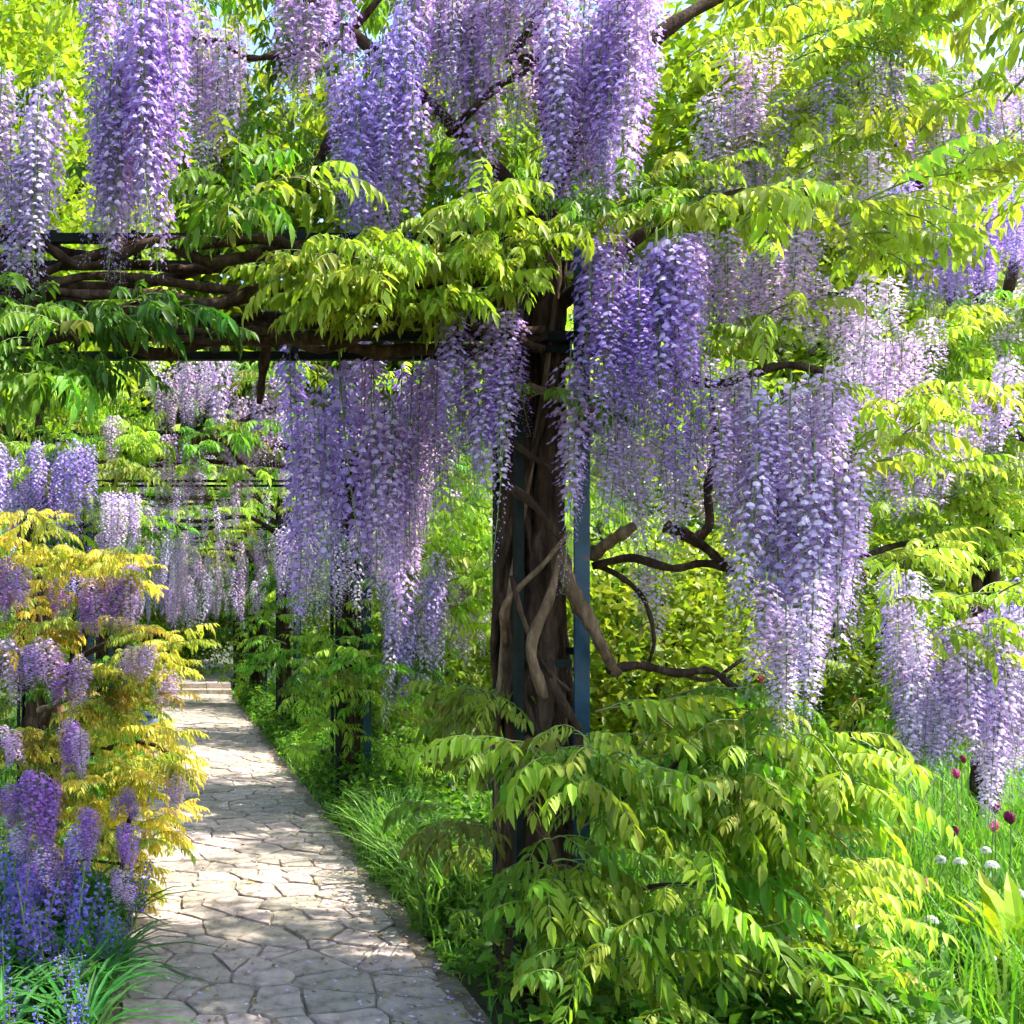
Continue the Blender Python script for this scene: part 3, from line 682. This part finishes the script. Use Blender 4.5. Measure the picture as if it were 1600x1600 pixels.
def wcurt(v, x0, x1, y0, y1, z0, z1, n, L, cols):
    for i in range(n):
        v.raceme(Vector((x0 + (x1 - x0) * ((i * .618) % 1), U(y0, y1), U(z0, z1))), L * U(.7, 1.2), jit(rng.choice(cols), .1))

v2 = arch_vine(1, 'second wisteria on the right row, pale mauve, behind the front curtains', 'r')
v2.curtain(240, 330, 550, 690, 8.4, 9.0, 18, .6, [MAUVE, PALE, PINKL])
v2.curtain(335, 440, 550, 820, 8.3, 9.0, 30, .7, [MAUVE, PINKL, MAUVE])
v2.curtain(240, 320, 680, 800, 8.4, 9.0, 12, .6, [MAUVE, PINKL])
v2.curtain(600, 690, 850, 1140, 7.9, 8.6, 22, .9, [PALE, LILAC, BLUEV])
v2.curtain(690, 770, 860, 1050, 8.3, 8.9, 14, .8, [PALE, LILAC])
v2.curtain(440, 560, 820, 1000, 8.0, 8.8, 14, .7, [LILAC, PALE])
v2.branch([P(300, 690, 8.3), P(340, 685, 8.3), P(355, 690, 8.3), P(375, 720, 8.3), P(400, 745, 8.3)], .035, .015)
v2.branch([P(355, 690, 8.3), P(365, 670, 8.4), P(420, 640, 8.5), P(500, 640, 8.7)], .03, .03)
wfill(v2, XR - .3, XR + .4, 8.3, 9.1, .3, 2.2, 34, [MID, LIME, DEEP], 1.0)
v2.fill(690, 800, 760, 1060, 8.2, 9.2, 20, [YEL, LIME], 1.1, -1.4, 1.6)
v2.fill(440, 560, 1000, 1180, 8.0, 9.0, 12, [MID, LIME], 1.0, -1.9, 1.4)
v2.fill(530, 700, 1020, 1200, 7.6, 8.6, 16, [LIME, MID, OLIVE], 1.0, -1.8, 1.4)
wfill(v2, -1.3, 1.6, 8.2, 9.4, 2.9, 4.3, 44, [MID, LIME, OLIVE], 1.1, -1.57, 3)
v2.fill(190, 300, 650, 760, 8.0, 8.6, 8, [LIME, OLIVE], 1.0)
wfill(v2, 1.7, 3.3, 7.2, 9.5, 1.9, 4.0, 108, [YEL, LIME], 1.3, -1.0, 1.6)
wfill(v2, -1.0, 1.4, 8.0, 8.5, 2.6, 3.2, 14, [MID, LIME, OLIVE], 1.1, -1.57, 1.6)
wcurt(v2, 1.7, 3.0, 8.3, 9.2, 2.4, 3.4, 22, .6, [PALE, LILAC])
v2.finish()
v2l = arch_vine(1, 'blue-violet wisteria on the left row above the golden leaves', 'l')
v2l.curtain(-10, 60, 690, 860, 7.6, 8.6, 14, .62, [BLUEV, LILAC])
v2l.curtain(50, 140, 690, 850, 7.6, 8.4, 22, .66, [BLUEV, VIOLET, BLUEV])
v2l.curtain(160, 215, 770, 870, 7.4, 7.8, 9, .45, [LILAC, PALE])
v2l.curtain(165, 190, 650, 750, 8.0, 8.4, 4, .45, [BLUEV, MAUVE])
v2l.fill(-40, 150, 560, 700, 7.8, 9.0, 24, [LIME, MID, YEL], 1.1, -1.4, 1.6)
v2l.fill(-40, 200, 760, 1000, 8.2, 9.0, 20, [MID, DEEP, LIME], 1.0)
v2l.fill(100, 240, 600, 720, 8.2, 9.2, 12, [MID, LIME], 1.0)
v2l.finish()
for k, side, lab in ((2, 'r', 'third wisteria on the right row, behind the second arch'), (2, 'l', 'third wisteria on the left row, pale lilac, beyond the golden leaves'), (3, 'r', 'fourth wisteria on the right row, small in the distance'),
                     (3, 'l', 'fourth wisteria on the left row, small in the distance'), (4, 'r', 'farthest wisteria on the right row, by the steps'), (4, 'l', 'farthest wisteria on the left row, by the steps')):
    v = arch_vine(k, lab, side); y = ARCH[k]; x = XR if side == 'r' else XL
    s = -1 if side == 'r' else 1
    xa, xb = sorted((x - s * .9, x + s * 1.5))
    wcurt(v, xa, xb, y - .7, y + .5, 1.9, 3.7, 80, .66, [MAUVE, PALE, LILAC, PINKL] if side == 'r' else [LILAC, PALE, BLUEV])
    wfill(v, xa, xb, y - .5, y + .7, 2.7, 4.2, 34, [LIME, MID, YEL], 1.2, -1.57, 3)
    if side == 'r': wfill(v, -1.0, 1.4, y - .9, y - .3, 2.6, 3.3, 16, [LIME, MID, OLIVE], 1.2, -1.57, 1.6); wfill(v, 1.7, 3.2, y - 1.4, y + .8, 1.8, 4.0, 60, [YEL, LIME, MID], 1.4, -1.0, 1.6)
    wfill(v, x - .35, x + .35, y - .5, y + .4, .3, 2.3, 26, [MID, DEEP, LIME], 1.1)
    v.finish()

# ------------------------------------------------------------------ trees and shrubs behind
def crown_mesh(name, c, rad, n_cl, per, size, cols, seed, parent, base):
    g = np.random.default_rng(seed)
    cl = g.normal(size=(n_cl, 3)); cl /= np.linalg.norm(cl, axis=1)[:, None]
    cl *= (g.uniform(.35, 1.0, (n_cl, 1)) ** .6) * np.array(rad) * g.uniform(.8, 1.15, (n_cl, 1))
    cl += np.array(c) - np.array(base)
    n = n_cl * per
    ctr = np.repeat(cl, per, 0) + g.normal(size=(n, 3)) * np.array(rad).mean() * .16
    d = g.normal(size=(n, 3)); d[:, 2] = d[:, 2] * .6 - .5; d /= np.linalg.norm(d, axis=1)[:, None]
    up = g.normal(size=(n, 3)) * .7 + np.array([0, 0, 1.0])
    s = np.cross(d, up); s /= np.linalg.norm(s, axis=1)[:, None]; nn = np.cross(s, d)
    L = (size * g.uniform(.6, 1.3, (n, 1))); W = L * .27
    V = np.stack([ctr, ctr + d * L * .45 + s * W + nn * L * .06, ctr + d * L - nn * L * .12, ctr + d * L * .45 - s * W + nn * L * .06], 1).reshape(-1, 3)
    FI = np.arange(n * 4); FL = np.full(n, 4)
    pal = np.array(cols)[g.integers(0, len(cols), n_cl)]; pal = np.repeat(pal, per, 0) * g.uniform(.8, 1.2, (n, 1))
    TC = np.repeat(np.hstack([pal, np.ones((n, 1))]), 4, 0).astype(np.float32)
    o = raw_mesh(name, V, FI, FL, np.zeros(n), np.zeros(n * 4), TC, [LEAF], parent)
    return o
def tree(label, base, h, rad, seed, cols, n_cl=130, per=70, size=.26, cat='tree', name='tree', group='trees behind the pergola'):
    t = thing(name, label, cat, base, group); q = random.Random(seed); b = Vector(base)
    cz = h - rad[2] * .85
    tr = .035 * h * .5
    tube_obj('trunk', [(0, 0, -.1), (q.uniform(-.1, .1), 0, cz * .4), (q.uniform(-.2, .2), q.uniform(-.2, .2), cz * .8), (q.uniform(-.2, .2), 0, cz + rad[2] * .4)], tr, tr * .35, BARK, t, 9, .1)
    for i in range(6):
        a = i * 1.05 + q.uniform(-.3, .3); z0 = cz * q.uniform(.55, .95)
        e = Vector((math.cos(a) * rad[0] * .7, math.sin(a) * rad[1] * .7, cz + rad[2] * q.uniform(-.3, .4)))
        tube_obj('limb', [(0, 0, z0), (e.x * .4, e.y * .4, z0 + (e.z - z0) * .5), e], tr * .45, tr * .12, BARK, t, 6, .1)
    crown_mesh('crown', (b.x, b.y, b.z + cz), rad, n_cl, per, size, cols, seed, t, base)
    return t
TY = [(0.30, .36, .03), (.22, .32, .025), (.36, .40, .04)]; TG = [(.10, .2, .02), (.15, .26, .02), (.2, .3, .03)]; TD = [(.05, .12, .015), (.09, .17, .02)]
tree('bright yellow-green tree behind the left end of the nearest arch', (-2.6, 14.5, 0), 11.0, (2.4, 2.4, 4.2), 1, TY, 260, 110, .15)
tree('green tree rising behind the middle of the nearest arch', (2.2, 27.0, 0), 15, (4.2, 3.5, 6), 2, TG + TY[:1], 220, 80, .36)
tree('dark green tree behind the top left flower curtains', (-3.4, 25.0, 0), 15, (3.6, 3.6, 6), 3, TG, 200, 80, .34)
tree('tall sunlit tree behind the front pillar', (7.0, 26.0, 0), 16, (4.0, 3.5, 6.5), 4, TY + TG[1:], 220, 80, .36)
tree('tall yellow-green tree at the upper right', (12.5, 22.0, 0), 14.5, (4.2, 3.5, 6.0), 5, TY, 220, 80, .32)
tree('sunlit tree beyond the outer wisteria', (17.0, 24.0, 0), 12.2, (4.0, 3.5, 5.0), 6, TY, 200, 80, .34)
tree('green tree closing the far end of the path', (-.6, 37.0, .4), 9, (4.0, 3, 4), 7, TG + TY[:1], 170, 80, .34)
def shrub(label, base, h, rad, seed, cols, n_cl=110, per=80, size=.105):
    t = thing('shrub', label, 'shrub', base, 'shrubs beyond the pergola'); b = Vector(base); q = random.Random(seed)
    for i in range(5):
        a = i * 1.25; tube_obj('stem', [(0, 0, -.05), (math.cos(a) * rad[0] * .3, math.sin(a) * rad[1] * .3, h * .4), (math.cos(a) * rad[0] * .55, math.sin(a) * rad[1] * .55, h * .75)], .02, .008, BARK, t, 6)
    crown_mesh('foliage', (b.x, b.y, b.z + h * .52), (rad[0], rad[1], h * .5), n_cl, per, size, cols, seed, t, base); return t
shrub('bright green shrub seen between the pillar and the hanging branches', (4.2, 9.6, 0), 2.4, (1.3, 1.0, 1), 31, TY + TG[1:])
shrub('round sunlit shrub behind the second right pillar', (3.4, 12.6, 0), 2.8, (1.4, 1.2, 1), 32, TY + TG[1:])
shrub('green shrub right of the third arch', (3.1, 16.5, 0), 2.8, (1.3, 1.3, 1), 33, TG)
shrub('broad green shrub behind the meadow', (7.2, 11.0, 0), 3.0, (1.8, 1.2, 1), 34, TG + TY[:1])
shrub('tall green shrub at the right edge behind the outer wisteria', (9.6, 12.0, 0), 4.6, (2.0, 1.3, 1), 35, TG + TY[1:2], 110)
shrub('leafy shrub left of the path by the steps', (-2.6, 19.0, 0), 3.2, (1.2, 1.4, 1), 36, TG)
shrub('green shrub behind the left row', (-2.9, 12.0, 0), 3.2, (1.2, 1.5, 1), 37, TG + TY[:1])
shrub('yellow-green shrub beside the top of the steps', (-.9, 24.5, .44), 2.6, (.9, .9, 1), 38, TY)
shrub('rounded shrub closing the view at the head of the steps', (.3, 24.2, .2), 1.9, (1.3, .8, 1), 42, TG + TY[:1])
shrub('broad hedge shrub far behind the steps', (.6, 32.5, .44), 4.6, (3.4, 1.2, 1), 43, TG + TY[:1], 150, 70, .2)
shrub('tall sunlit shrub behind the bare curling branches', (6.3, 13.4, 0), 5.4, (1.9, 1.2, 1), 44, TY + TG[1:], 160, 80, .14)
shrub('dark shrub right of the steps', (2.4, 23.8, .44), 3.0, (1.0, 1.0, 1), 39, TG)
shrub('dense tall hedge shrub far behind the right meadow', (13.0, 16.0, 0), 6.0, (3.2, 1.5, 1), 40, TG + TY, 170)
shrub('dense bright shrub behind the arch legs on the right', (6.2, 17.5, 0), 5.0, (2.4, 1.5, 1), 41, TG + TY, 150)

# ------------------------------------------------------------------ low plants
def blades(name, pts, hgt, wid, cols, seed, parent=None, lean=.5, base=(0, 0, 0), segs=3):
    """strap leaves as bent ribbons: pts = list of (x, y, z)"""
    g = np.random.default_rng(seed); n = len(pts); p = np.array(pts) - np.array(base)
    az = g.uniform(0, 2 * np.pi, n); h = hgt * g.uniform(.55, 1.25, n); w = wid * g.uniform(.6, 1.3, n); ln = lean * g.uniform(.2, 1.6, n)
    ox, oy = np.cos(az), np.sin(az); V = []
    for i in range(segs + 1):
        t = i / segs; out = ln * h * t ** 2; z = h * (t - .35 * ln * t ** 3)
        ww = w * (1 - t ** 2.2) * .5 + .0006
        cx = p[:, 0] + ox * out; cyy = p[:, 1] + oy * out; cz = p[:, 2] + z
        V.append(np.stack([cx - oy * ww, cyy + ox * ww, cz], 1)); V.append(np.stack([cx + oy * ww, cyy - ox * ww, cz], 1))
    V = np.stack(V, 1); m = V.shape[1]; V = V.reshape(-1, 3)
    q = np.concatenate([np.array([[2 * i, 2 * i + 1, 2 * i + 3, 2 * i + 2]]) for i in range(segs)])
    FI = (np.arange(n)[:, None, None] * m + q[None]).reshape(-1)
    c = np.array(cols)[g.integers(0, len(cols), n)] * g.uniform(.75, 1.25, (n, 1))
    TC = np.repeat(np.hstack([c, np.ones((n, 1))]), m, 0).astype(np.float32)
    return raw_mesh(name, V, FI, np.full(n * segs, 4), np.zeros(n * segs), np.zeros(len(V)), TC, [LEAF], parent)
GR = [(.10, .26, .03), (.14, .32, .03), (.2, .36, .04)]
gm = [(U(2.2, 6.5), U(3.6, 7.5), 0) for _ in range(9000)]
tag(blades('meadow_grass', gm, .42, .011, GR, 1), 'tall bright green meadow grass at the lower right', 'grass', kind='stuff')
ge = [(U(1.22, 2.4), U(3.2, 20), 0) for _ in range(3600)]
tag(blades('edge_grass', ge, .2, .009, GR, 2), 'short green grass along the right side of the path', 'grass', kind='stuff')
gl = [(U(-2.5, -.22), U(3.6, 20), 0) for _ in range(6000)]
tag(blades('left_grass', gl, .24, .009, GR, 3), 'short green grass along the left side of the path', 'grass', kind='stuff')
gb = [(U(3, 14), U(7, 20), 0) for _ in range(12000)]
tag(blades('lawn_grass', gb, .4, .02, GR, 4), 'rough green grass behind the pergola', 'grass', kind='stuff')
def ground_cover(name, x0, x1, y0, y1, n, size, hmax, cols, seed, label):
    g = np.random.default_rng(seed)
    hn = lambda x, y: hmax * (.45 + .3 * np.sin(x * 5.1 + 1.3 * np.sin(y * 3.7)) + .25 * np.sin(y * 4.3 + x * 2.2))
    x = g.uniform(x0, x1, n); y = g.uniform(y0, y1, n); z = np.clip(hn(x, y), .03, None) * g.uniform(.15, 1.0, n)
    ctr = np.stack([x, y, z], 1)
    d = g.normal(size=(n, 3)); d[:, 2] = d[:, 2] * .4 + .1; d /= np.linalg.norm(d, axis=1)[:, None]
    s = np.cross(d, g.normal(size=(n, 3)) * .5 + np.array([0, 0, 1.])); s /= np.linalg.norm(s, axis=1)[:, None]; nn = np.cross(s, d)
    L = size * g.uniform(.6, 1.3, (n, 1)); W = L * .32
    V = np.stack([ctr, ctr + d * L * .45 + s * W + nn * L * .08, ctr + d * L - nn * L * .12, ctr + d * L * .45 - s * W + nn * L * .08], 1).reshape(-1, 3)
    c = np.array(cols)[g.integers(0, len(cols), n)] * g.uniform(.7, 1.3, (n, 1))
    TC = np.repeat(np.hstack([c, np.ones((n, 1))]), 4, 0).astype(np.float32)
    return tag(raw_mesh(name, V, np.arange(n * 4), np.full(n, 4), np.zeros(n), np.zeros(n * 4), TC, [LEAF]), label, 'ground cover', kind='stuff')
CG = [(.06, .16, .02), (.09, .22, .02), (.13, .27, .03), (.05, .12, .02)]
ground_cover('ground_cover', 1.24, 2.6, 3.2, 20, 42000, .062, .5, CG + [(.2, .34, .03)], 51, 'low leafy ground cover on the right of the path')
ground_cover('ground_cover', -2.2, -.26, 4.6, 20, 16000, .06, .30, CG, 52, 'low leafy ground cover on the left of the path')
ground_cover('ground_cover', 2.6, 6.8, 3.4, 8, 16000, .07, .26, CG, 53, 'low herbs under the meadow grass at the right')
# ornamental grass clumps spilling towards the path
for i, (px, py, d, lab) in enumerate(((650, 1350, 6.0, 'pale green grass clump arching towards the path before the second pillar'), (610, 1330, 6.6, 'smaller pale grass clump nearest the second pillar'), (690, 1450, 5.2, 'grass clump low beside the front pillar'))):
    b = P(px, py, d); b.z = 0
    t = thing('grass_clump', lab, 'grass', b, 'grass clumps beside the path')
    blades('blades', [(b.x + U(-.14, .14), b.y + U(-.14, .14), 0) for _ in range(260)], .5, .013, [(.16, .34, .06), (.22, .40, .10)], 60 + i, t, .75, b, 4)

# bluebells at the lower left
def bell_spike(seed):
    r = random.Random(seed); mb = MB(); H = .40
    bend = r.uniform(-.06, .06)
    ax = lambda t: Vector((bend * t * t, .03 * t * t, H * t))
    add_tube(mb, [ax(i / 5) for i in range(6)], .004, .002, 4, 1, 0, 0)
    for i in range(30):
        t = .38 + .62 * i / 30; th = i * 2.4
        o = Vector((math.cos(th), math.sin(th), 0)); b = ax(t); s = .021 * (1.25 - .6 * t)
        c = b + o * s * .6; dn = (o * r.uniform(.7, 1.1) + Vector((0, 0, r.uniform(-.7, .1)))).normalized(); e1 = dn.cross(Vector((0, 0, 1))).normalized(); e2 = dn.cross(e1)
        vs = [c]; n = 5
        for q, (f, w) in enumerate(((.55, .24), (1.0, .48))):
            for j in range(n):
                a = 6.283 * j / n; vs.append(c + dn * s * f + (e1 * math.cos(a) + e2 * math.sin(a)) * s * w)
        fs = [(0, 1 + j, 1 + (j + 1) % n) for j in range(n)] + [(1 + j, 6 + j, 6 + (j + 1) % n, 1 + (j + 1) % n) for j in range(n)]
        mb.add(vs, fs, 0, r.uniform(0, .5))
        sd = o.cross(Vector((0, 0, 1))) * .001
        mb.add([b - sd, b + sd, c + sd, c - sd], [(0, 1, 2, 3)], 1)
    return mb.mesh('flower_spike', [PETAL, GREEN_STEM])
SPIKES = [bell_spike(i) for i in range(4)]
def strap_leaves(seed, n, h, w, lean):
    r = random.Random(seed); mb = MB()
    for i in range(n):
        a = r.uniform(0, 6.28); L = h * r.uniform(.7, 1.2); ln = lean * r.uniform(.5, 1.4); o = Vector((math.cos(a), math.sin(a), 0)); s = Vector((-o.y, o.x, 0))
        vs = []; K = 5
        for k in range(K + 1):
            t = k / K; c = o * (ln * L * t * t + .01) + Vector((0, 0, L * (t - .45 * ln * t ** 3))); ww = w * (.55 + t * 1.4 - 1.95 * t ** 3.2) * .6 + .0008
            vs += [c - s * ww + Vector((0, 0, ww * .5)), c, c + s * ww + Vector((0, 0, ww * .5))]
        fs = [(3 * k + j, 3 * k + j + 1, 3 * k + j + 4, 3 * k + j + 3) for k in range(K) for j in (0, 1)]
        mb.add(vs, fs)
    return mb.mesh('leaf_rosette', [LEAF])
ROS = [strap_leaves(i, 11, .27, .010, .9) for i in range(4)]
BL_COL = [(.22, .23, .60), (.17, .22, .62), (.32, .24, .62), (.34, .36, .70), (.26, .18, .55)]
for i in range(84):
    d = U(3.45, 5.3); px = U(-30, 205) if d > 4.3 else U(-40, 165)
    b = P(px, 960 + 1.6 * F / d, d); b.z = 0
    if b.x > -.2 : b.x = -.2 - U(0, .1)
    edge = b.x > -.36
    lab, grp = (('blue bluebell leaning over the left edge of the stone path', 'bluebells along the path edge') if edge else ('blue bluebell at the very front of the clump by the bottom edge', 'bluebells at the front of the clump') if d < 4.1 else
                ('violet-blue bluebell at the back of the clump under the golden leaves', 'bluebells at the back of the clump') if d > 4.75 else ('blue bluebell in the middle of the clump at the lower left', 'bluebells in the middle of the clump'))
    t = thing('bluebell', lab, 'bluebell', b, grp)
    s = U(.8, 1.4) * (.7 if edge else 1) * (.8 if d < 3.9 else 1)
    for j in range(rng.choice((1, 1, 2))):
        obj('flower_spike', SPIKES[rng.randrange(4)], t, jit(rng.choice(BL_COL)), Matrix.LocRotScale(Vector((U(-.05, .05), U(-.05, .05), 0)), Euler((U(-.25, .25), U(-.25, .25), U(0, 6))), Vector((s * U(.85, 1.1),) * 3)))
    obj('leaf_rosette', ROS[rng.randrange(4)], t, jit((.06, .2, .04)), Matrix.LocRotScale(Vector((0, 0, 0)), Euler((0, 0, U(0, 6))), Vector((U(1.0, 1.5),) * 3)))

# tulips and white alliums of the meadow
def tulip_flower(seed):
    r = random.Random(seed); mb = MB(); n = 6
    for i in range(n):
        a = i * 6.283 / n; o = Vector((math.cos(a), math.sin(a), 0)); s = Vector((-o.y, o.x, 0)); k = .85 if i % 2 else 1
        vs = []
        for t, rr, w in ((0, .004, .006), (.3, .026, .020), (.65, .031 * k, .021), (.9, .022 * k, .012), (1, .016 * k, .002)):
            c = o * rr + Vector((0, 0, .065 * t)); vs += [c - s * w - o * .005, c + o * .002, c + s * w - o * .005]
        mb.add(vs, [(3 * q + j, 3 * q + j + 1, 3 * q + j + 4, 3 * q + j + 3) for q in range(4) for j in (0, 1)], 0, r.uniform(0, .3))
    return mb.mesh('flower', [PETAL])
def allium_head(seed):
    r = random.Random(seed); mb = MB()
    for i in range(26):
        z = r.uniform(-.1, 1); a = r.uniform(0, 6.28); q = math.sqrt(max(0, 1 - z * z)); o = Vector((q * math.cos(a), q * math.sin(a), z)); R = .036
        sd = o.orthogonal().normalized() * .0009; mb.add([-sd, sd, o * R + sd, o * R - sd], [(0, 1, 2, 3)], 1)
        e1 = o.orthogonal().normalized(); e2 = o.cross(e1)
        for j in range(5):
            b = j * 1.2566; u = e1 * math.cos(b) + e2 * math.sin(b); w = e1 * -math.sin(b) + e2 * math.cos(b)
            mb.add([o * R, o * R + u * .008 + w * .004, o * (R + .002) + u * .016, o * R + u * .008 - w * .004], [(0, 1, 2, 3)], 0, 0)
    return mb.mesh('flower_head', [PETAL, GREEN_STEM])
def stem_mesh(H):
    mb = MB(); add_tube(mb, [(0, 0, 0), (.01, 0, H * .5), (0, 0, H)], .0042, .003, 5, 0, 0, 3); return mb.mesh('stem', [GREEN_STEM])
TUL = [tulip_flower(i) for i in range(3)]; ALL = [allium_head(i) for i in range(3)]; STEM = stem_mesh(1.0)
TLEAF = strap_leaves(77, 3, .34, .034, .55)
def flower_plant(name, cat, label, group, px, py, d, head, hc, hs, leaf_c, lf=None):
    p = P(px, py, d); H = max(.15, p.z); t = thing(name, label, cat, (p.x, p.y, 0), group)
    obj('stem', STEM, t, None, Matrix.LocRotScale(Vector((0, 0, 0)), Euler((0, 0, U(0, 6))), Vector((1, 1, H))))
    obj('flower' if name == 'tulip' else 'flower_head', head, t, hc, Matrix.LocRotScale(Vector((0, 0, H)), Euler((U(-.2, .2), U(-.2, .2), U(0, 6))), Vector((hs, hs, hs * (1.4 if name == 'tulip' else 1)))))
    obj('leaf_rosette', lf or TLEAF, t, leaf_c, Matrix.LocRotScale(Vector((0, 0, 0)), Euler((0, 0, U(0, 6))), Vector((U(.85, 1.2),) * 3)))
RED = (.34, .03, .07); PINK = (.62, .12, .28); WINE = (.22, .02, .08); ORANGE = (.62, .10, .03)
for px, py, d, c, s, lab in ((1445, 1395, 4.6, PINK, 1.0, 'pink tulip in front of the meadow, nearest to the wisteria foliage'), (1580, 1288, 5.0, WINE, 1.05, 'dark wine tulip at the right edge of the meadow'), (1555, 1270, 5.2, RED, 1.0, 'crimson tulip left of the dark wine tulip at the right edge'),
                            (1552, 1300, 5.3, PINK, .95, 'pink tulip below the crimson tulip at the right edge'), (1490, 1308, 5.4, WINE, .95, 'dark purple tulip in the middle of the meadow'), (1495, 1217, 6.2, PINK, 1.05, 'bright pink tulip below the right flower curtain'),
                            (1503, 1195, 6.6, WINE, 1.0, 'dark red tulip above the bright pink one'), (1475, 1172, 6.8, RED, 1.0, 'red tulip high among the pale flowers'), (1512, 1165, 6.9, ORANGE, 1.0, 'orange tulip highest in the meadow'),
                            (1190, 1068, 4.0, ORANGE, .55, 'small orange flower by the tip of the low branch'), (1334, 1102, 6.4, ORANGE, .8, 'orange tulip behind the hanging flowers')):
    flower_plant('tulip', 'tulip', lab, 'tulips in the meadow', px, py, d, TUL[rng.randrange(3)], c, s * .68, (.12, .3, .06))
for px, py, d in ((1365, 1355, 4.4), (1425, 1370, 4.5), (1470, 1345, 4.9), (1540, 1330, 5.0), (1500, 1350, 4.8), (1550, 1355, 4.8), (1340, 1455, 4.2), (1455, 1440, 4.4), (1515, 1420, 4.5), (1385, 1300, 4.9), (1590, 1400, 4.6), (1350, 1560, 4.0), (1420, 1575, 3.95), (1310, 1545, 4.0), (1480, 1530, 4.1),
                  (1545, 1500, 4.2), (1240, 1475, 3.75), (1280, 1570, 3.8), (1560, 1440, 4.5), (1385, 1490, 4.2), (1400, 1190, 6.8), (1440, 1210, 6.5)):
    flower_plant('allium', 'allium', 'white allium flower head on a thin stem in the lower right meadow', 'white alliums in the meadow', px, py, d, ALL[rng.randrange(3)], (.78, .78, .74), U(.5, .85), (.12, .3, .05))
# one broad-leaved plant each at the lower right
for px, d, s, c, lab in ((1592, 4.3, 1.7, (.34, .44, .03), 'broad yellow-green leaves at the lower right edge'), (1400, 3.9, 1.0, (.5, .6, .4), 'pale silvery leaves at the bottom edge of the meadow'), (1250, 3.75, 1.3, (.06, .2, .03), 'dark strap leaves below the wisteria foliage'), (1385, 5.0, 1.5, (.34, .46, .04), 'upright bright leaves beside the wisteria foliage')):
    b = P(px, 1500, d); b.z = 0
    t = thing('tulip_plant', lab, 'plant', b, 'broad leaved plants in the meadow')
    for j in range(5):
        obj('leaf_rosette', TLEAF, t, jit(c), Matrix.LocRotScale(Vector((U(-.06, .06), U(-.06, .06), 0)), Euler((0, 0, U(0, 6))), Vector((s * U(.8, 1.1),) * 3)))

# blue pot beside the path
b = P(238, 1157, 13.0); t = thing('plant_pot', 'blue-grey glazed pot at the left edge of the path beyond the golden leaves', 'pot', (b.x - .05, 13.0, 0))
def lathe(prof, n=20):
    mb = MB(); vs = []; fs = []
    for r, z in prof: vs += [(r * math.cos(6.2832 * j / n), r * math.sin(6.2832 * j / n), z) for j in range(n)]
    for i in range(len(prof) - 1):
        for j in range(n): fs.append((i * n + j, i * n + (j + 1) % n, (i + 1) * n + (j + 1) % n, (i + 1) * n + j))
    mb.add(vs, fs); return mb
obj('body', lathe([(.001, 0), (.10, 0), (.14, .15), (.155, .32), (.135, .32), (.13, .27)]).mesh('body', [POT], True), t)
obj('rim', lathe([(.158, .315), (.17, .32), (.17, .35), (.158, .355), (.14, .35), (.14, .325)]).mesh('rim', [POT], True), t)
obj('soil', lathe([(.001, .285), (.13, .28), (.13, .26)]).mesh('soil', [SOIL]), t)

# petals and leaflets fallen on the path
g = np.random.default_rng(9); n = 3800
ex = g.random(n) ** .6; x = np.where(g.random(n) < .5, PX1 + .08 - ex * .5 * g.random(n), PX0 + (PX1 - PX0) * g.random(n)); y = 3.8 + 14 * g.random(n) ** 1.3
az = g.uniform(0, 6.28, n); L = g.uniform(.006, .016, n); z = .020 + g.uniform(0, .006, n)
ux, uy = np.cos(az), np.sin(az); c = np.stack([x, y, z], 1)
d = np.stack([ux * L, uy * L, g.uniform(-.3, .3, n) * L], 1); w = np.stack([-uy * L * .55, ux * L * .55, g.uniform(-.3, .3, n) * L], 1)
V = np.stack([c - d, c + w, c + d, c - w], 1).reshape(-1, 3)
pal = np.array([(.62, .5, .7), (.7, .6, .72), (.34, .24, .12), (.5, .42, .1), (.2, .13, .06)])[g.integers(0, 5, n)]
TC = np.repeat(np.hstack([pal, np.ones((n, 1))]), 4, 0).astype(np.float32)
tag(raw_mesh('fallen_petals', V, np.arange(n * 4), np.full(n, 4), np.zeros(n), np.zeros(n * 4), TC, [PETAL]), 'fallen petals and bits of leaf scattered over the stone path', 'petals', kind='stuff')
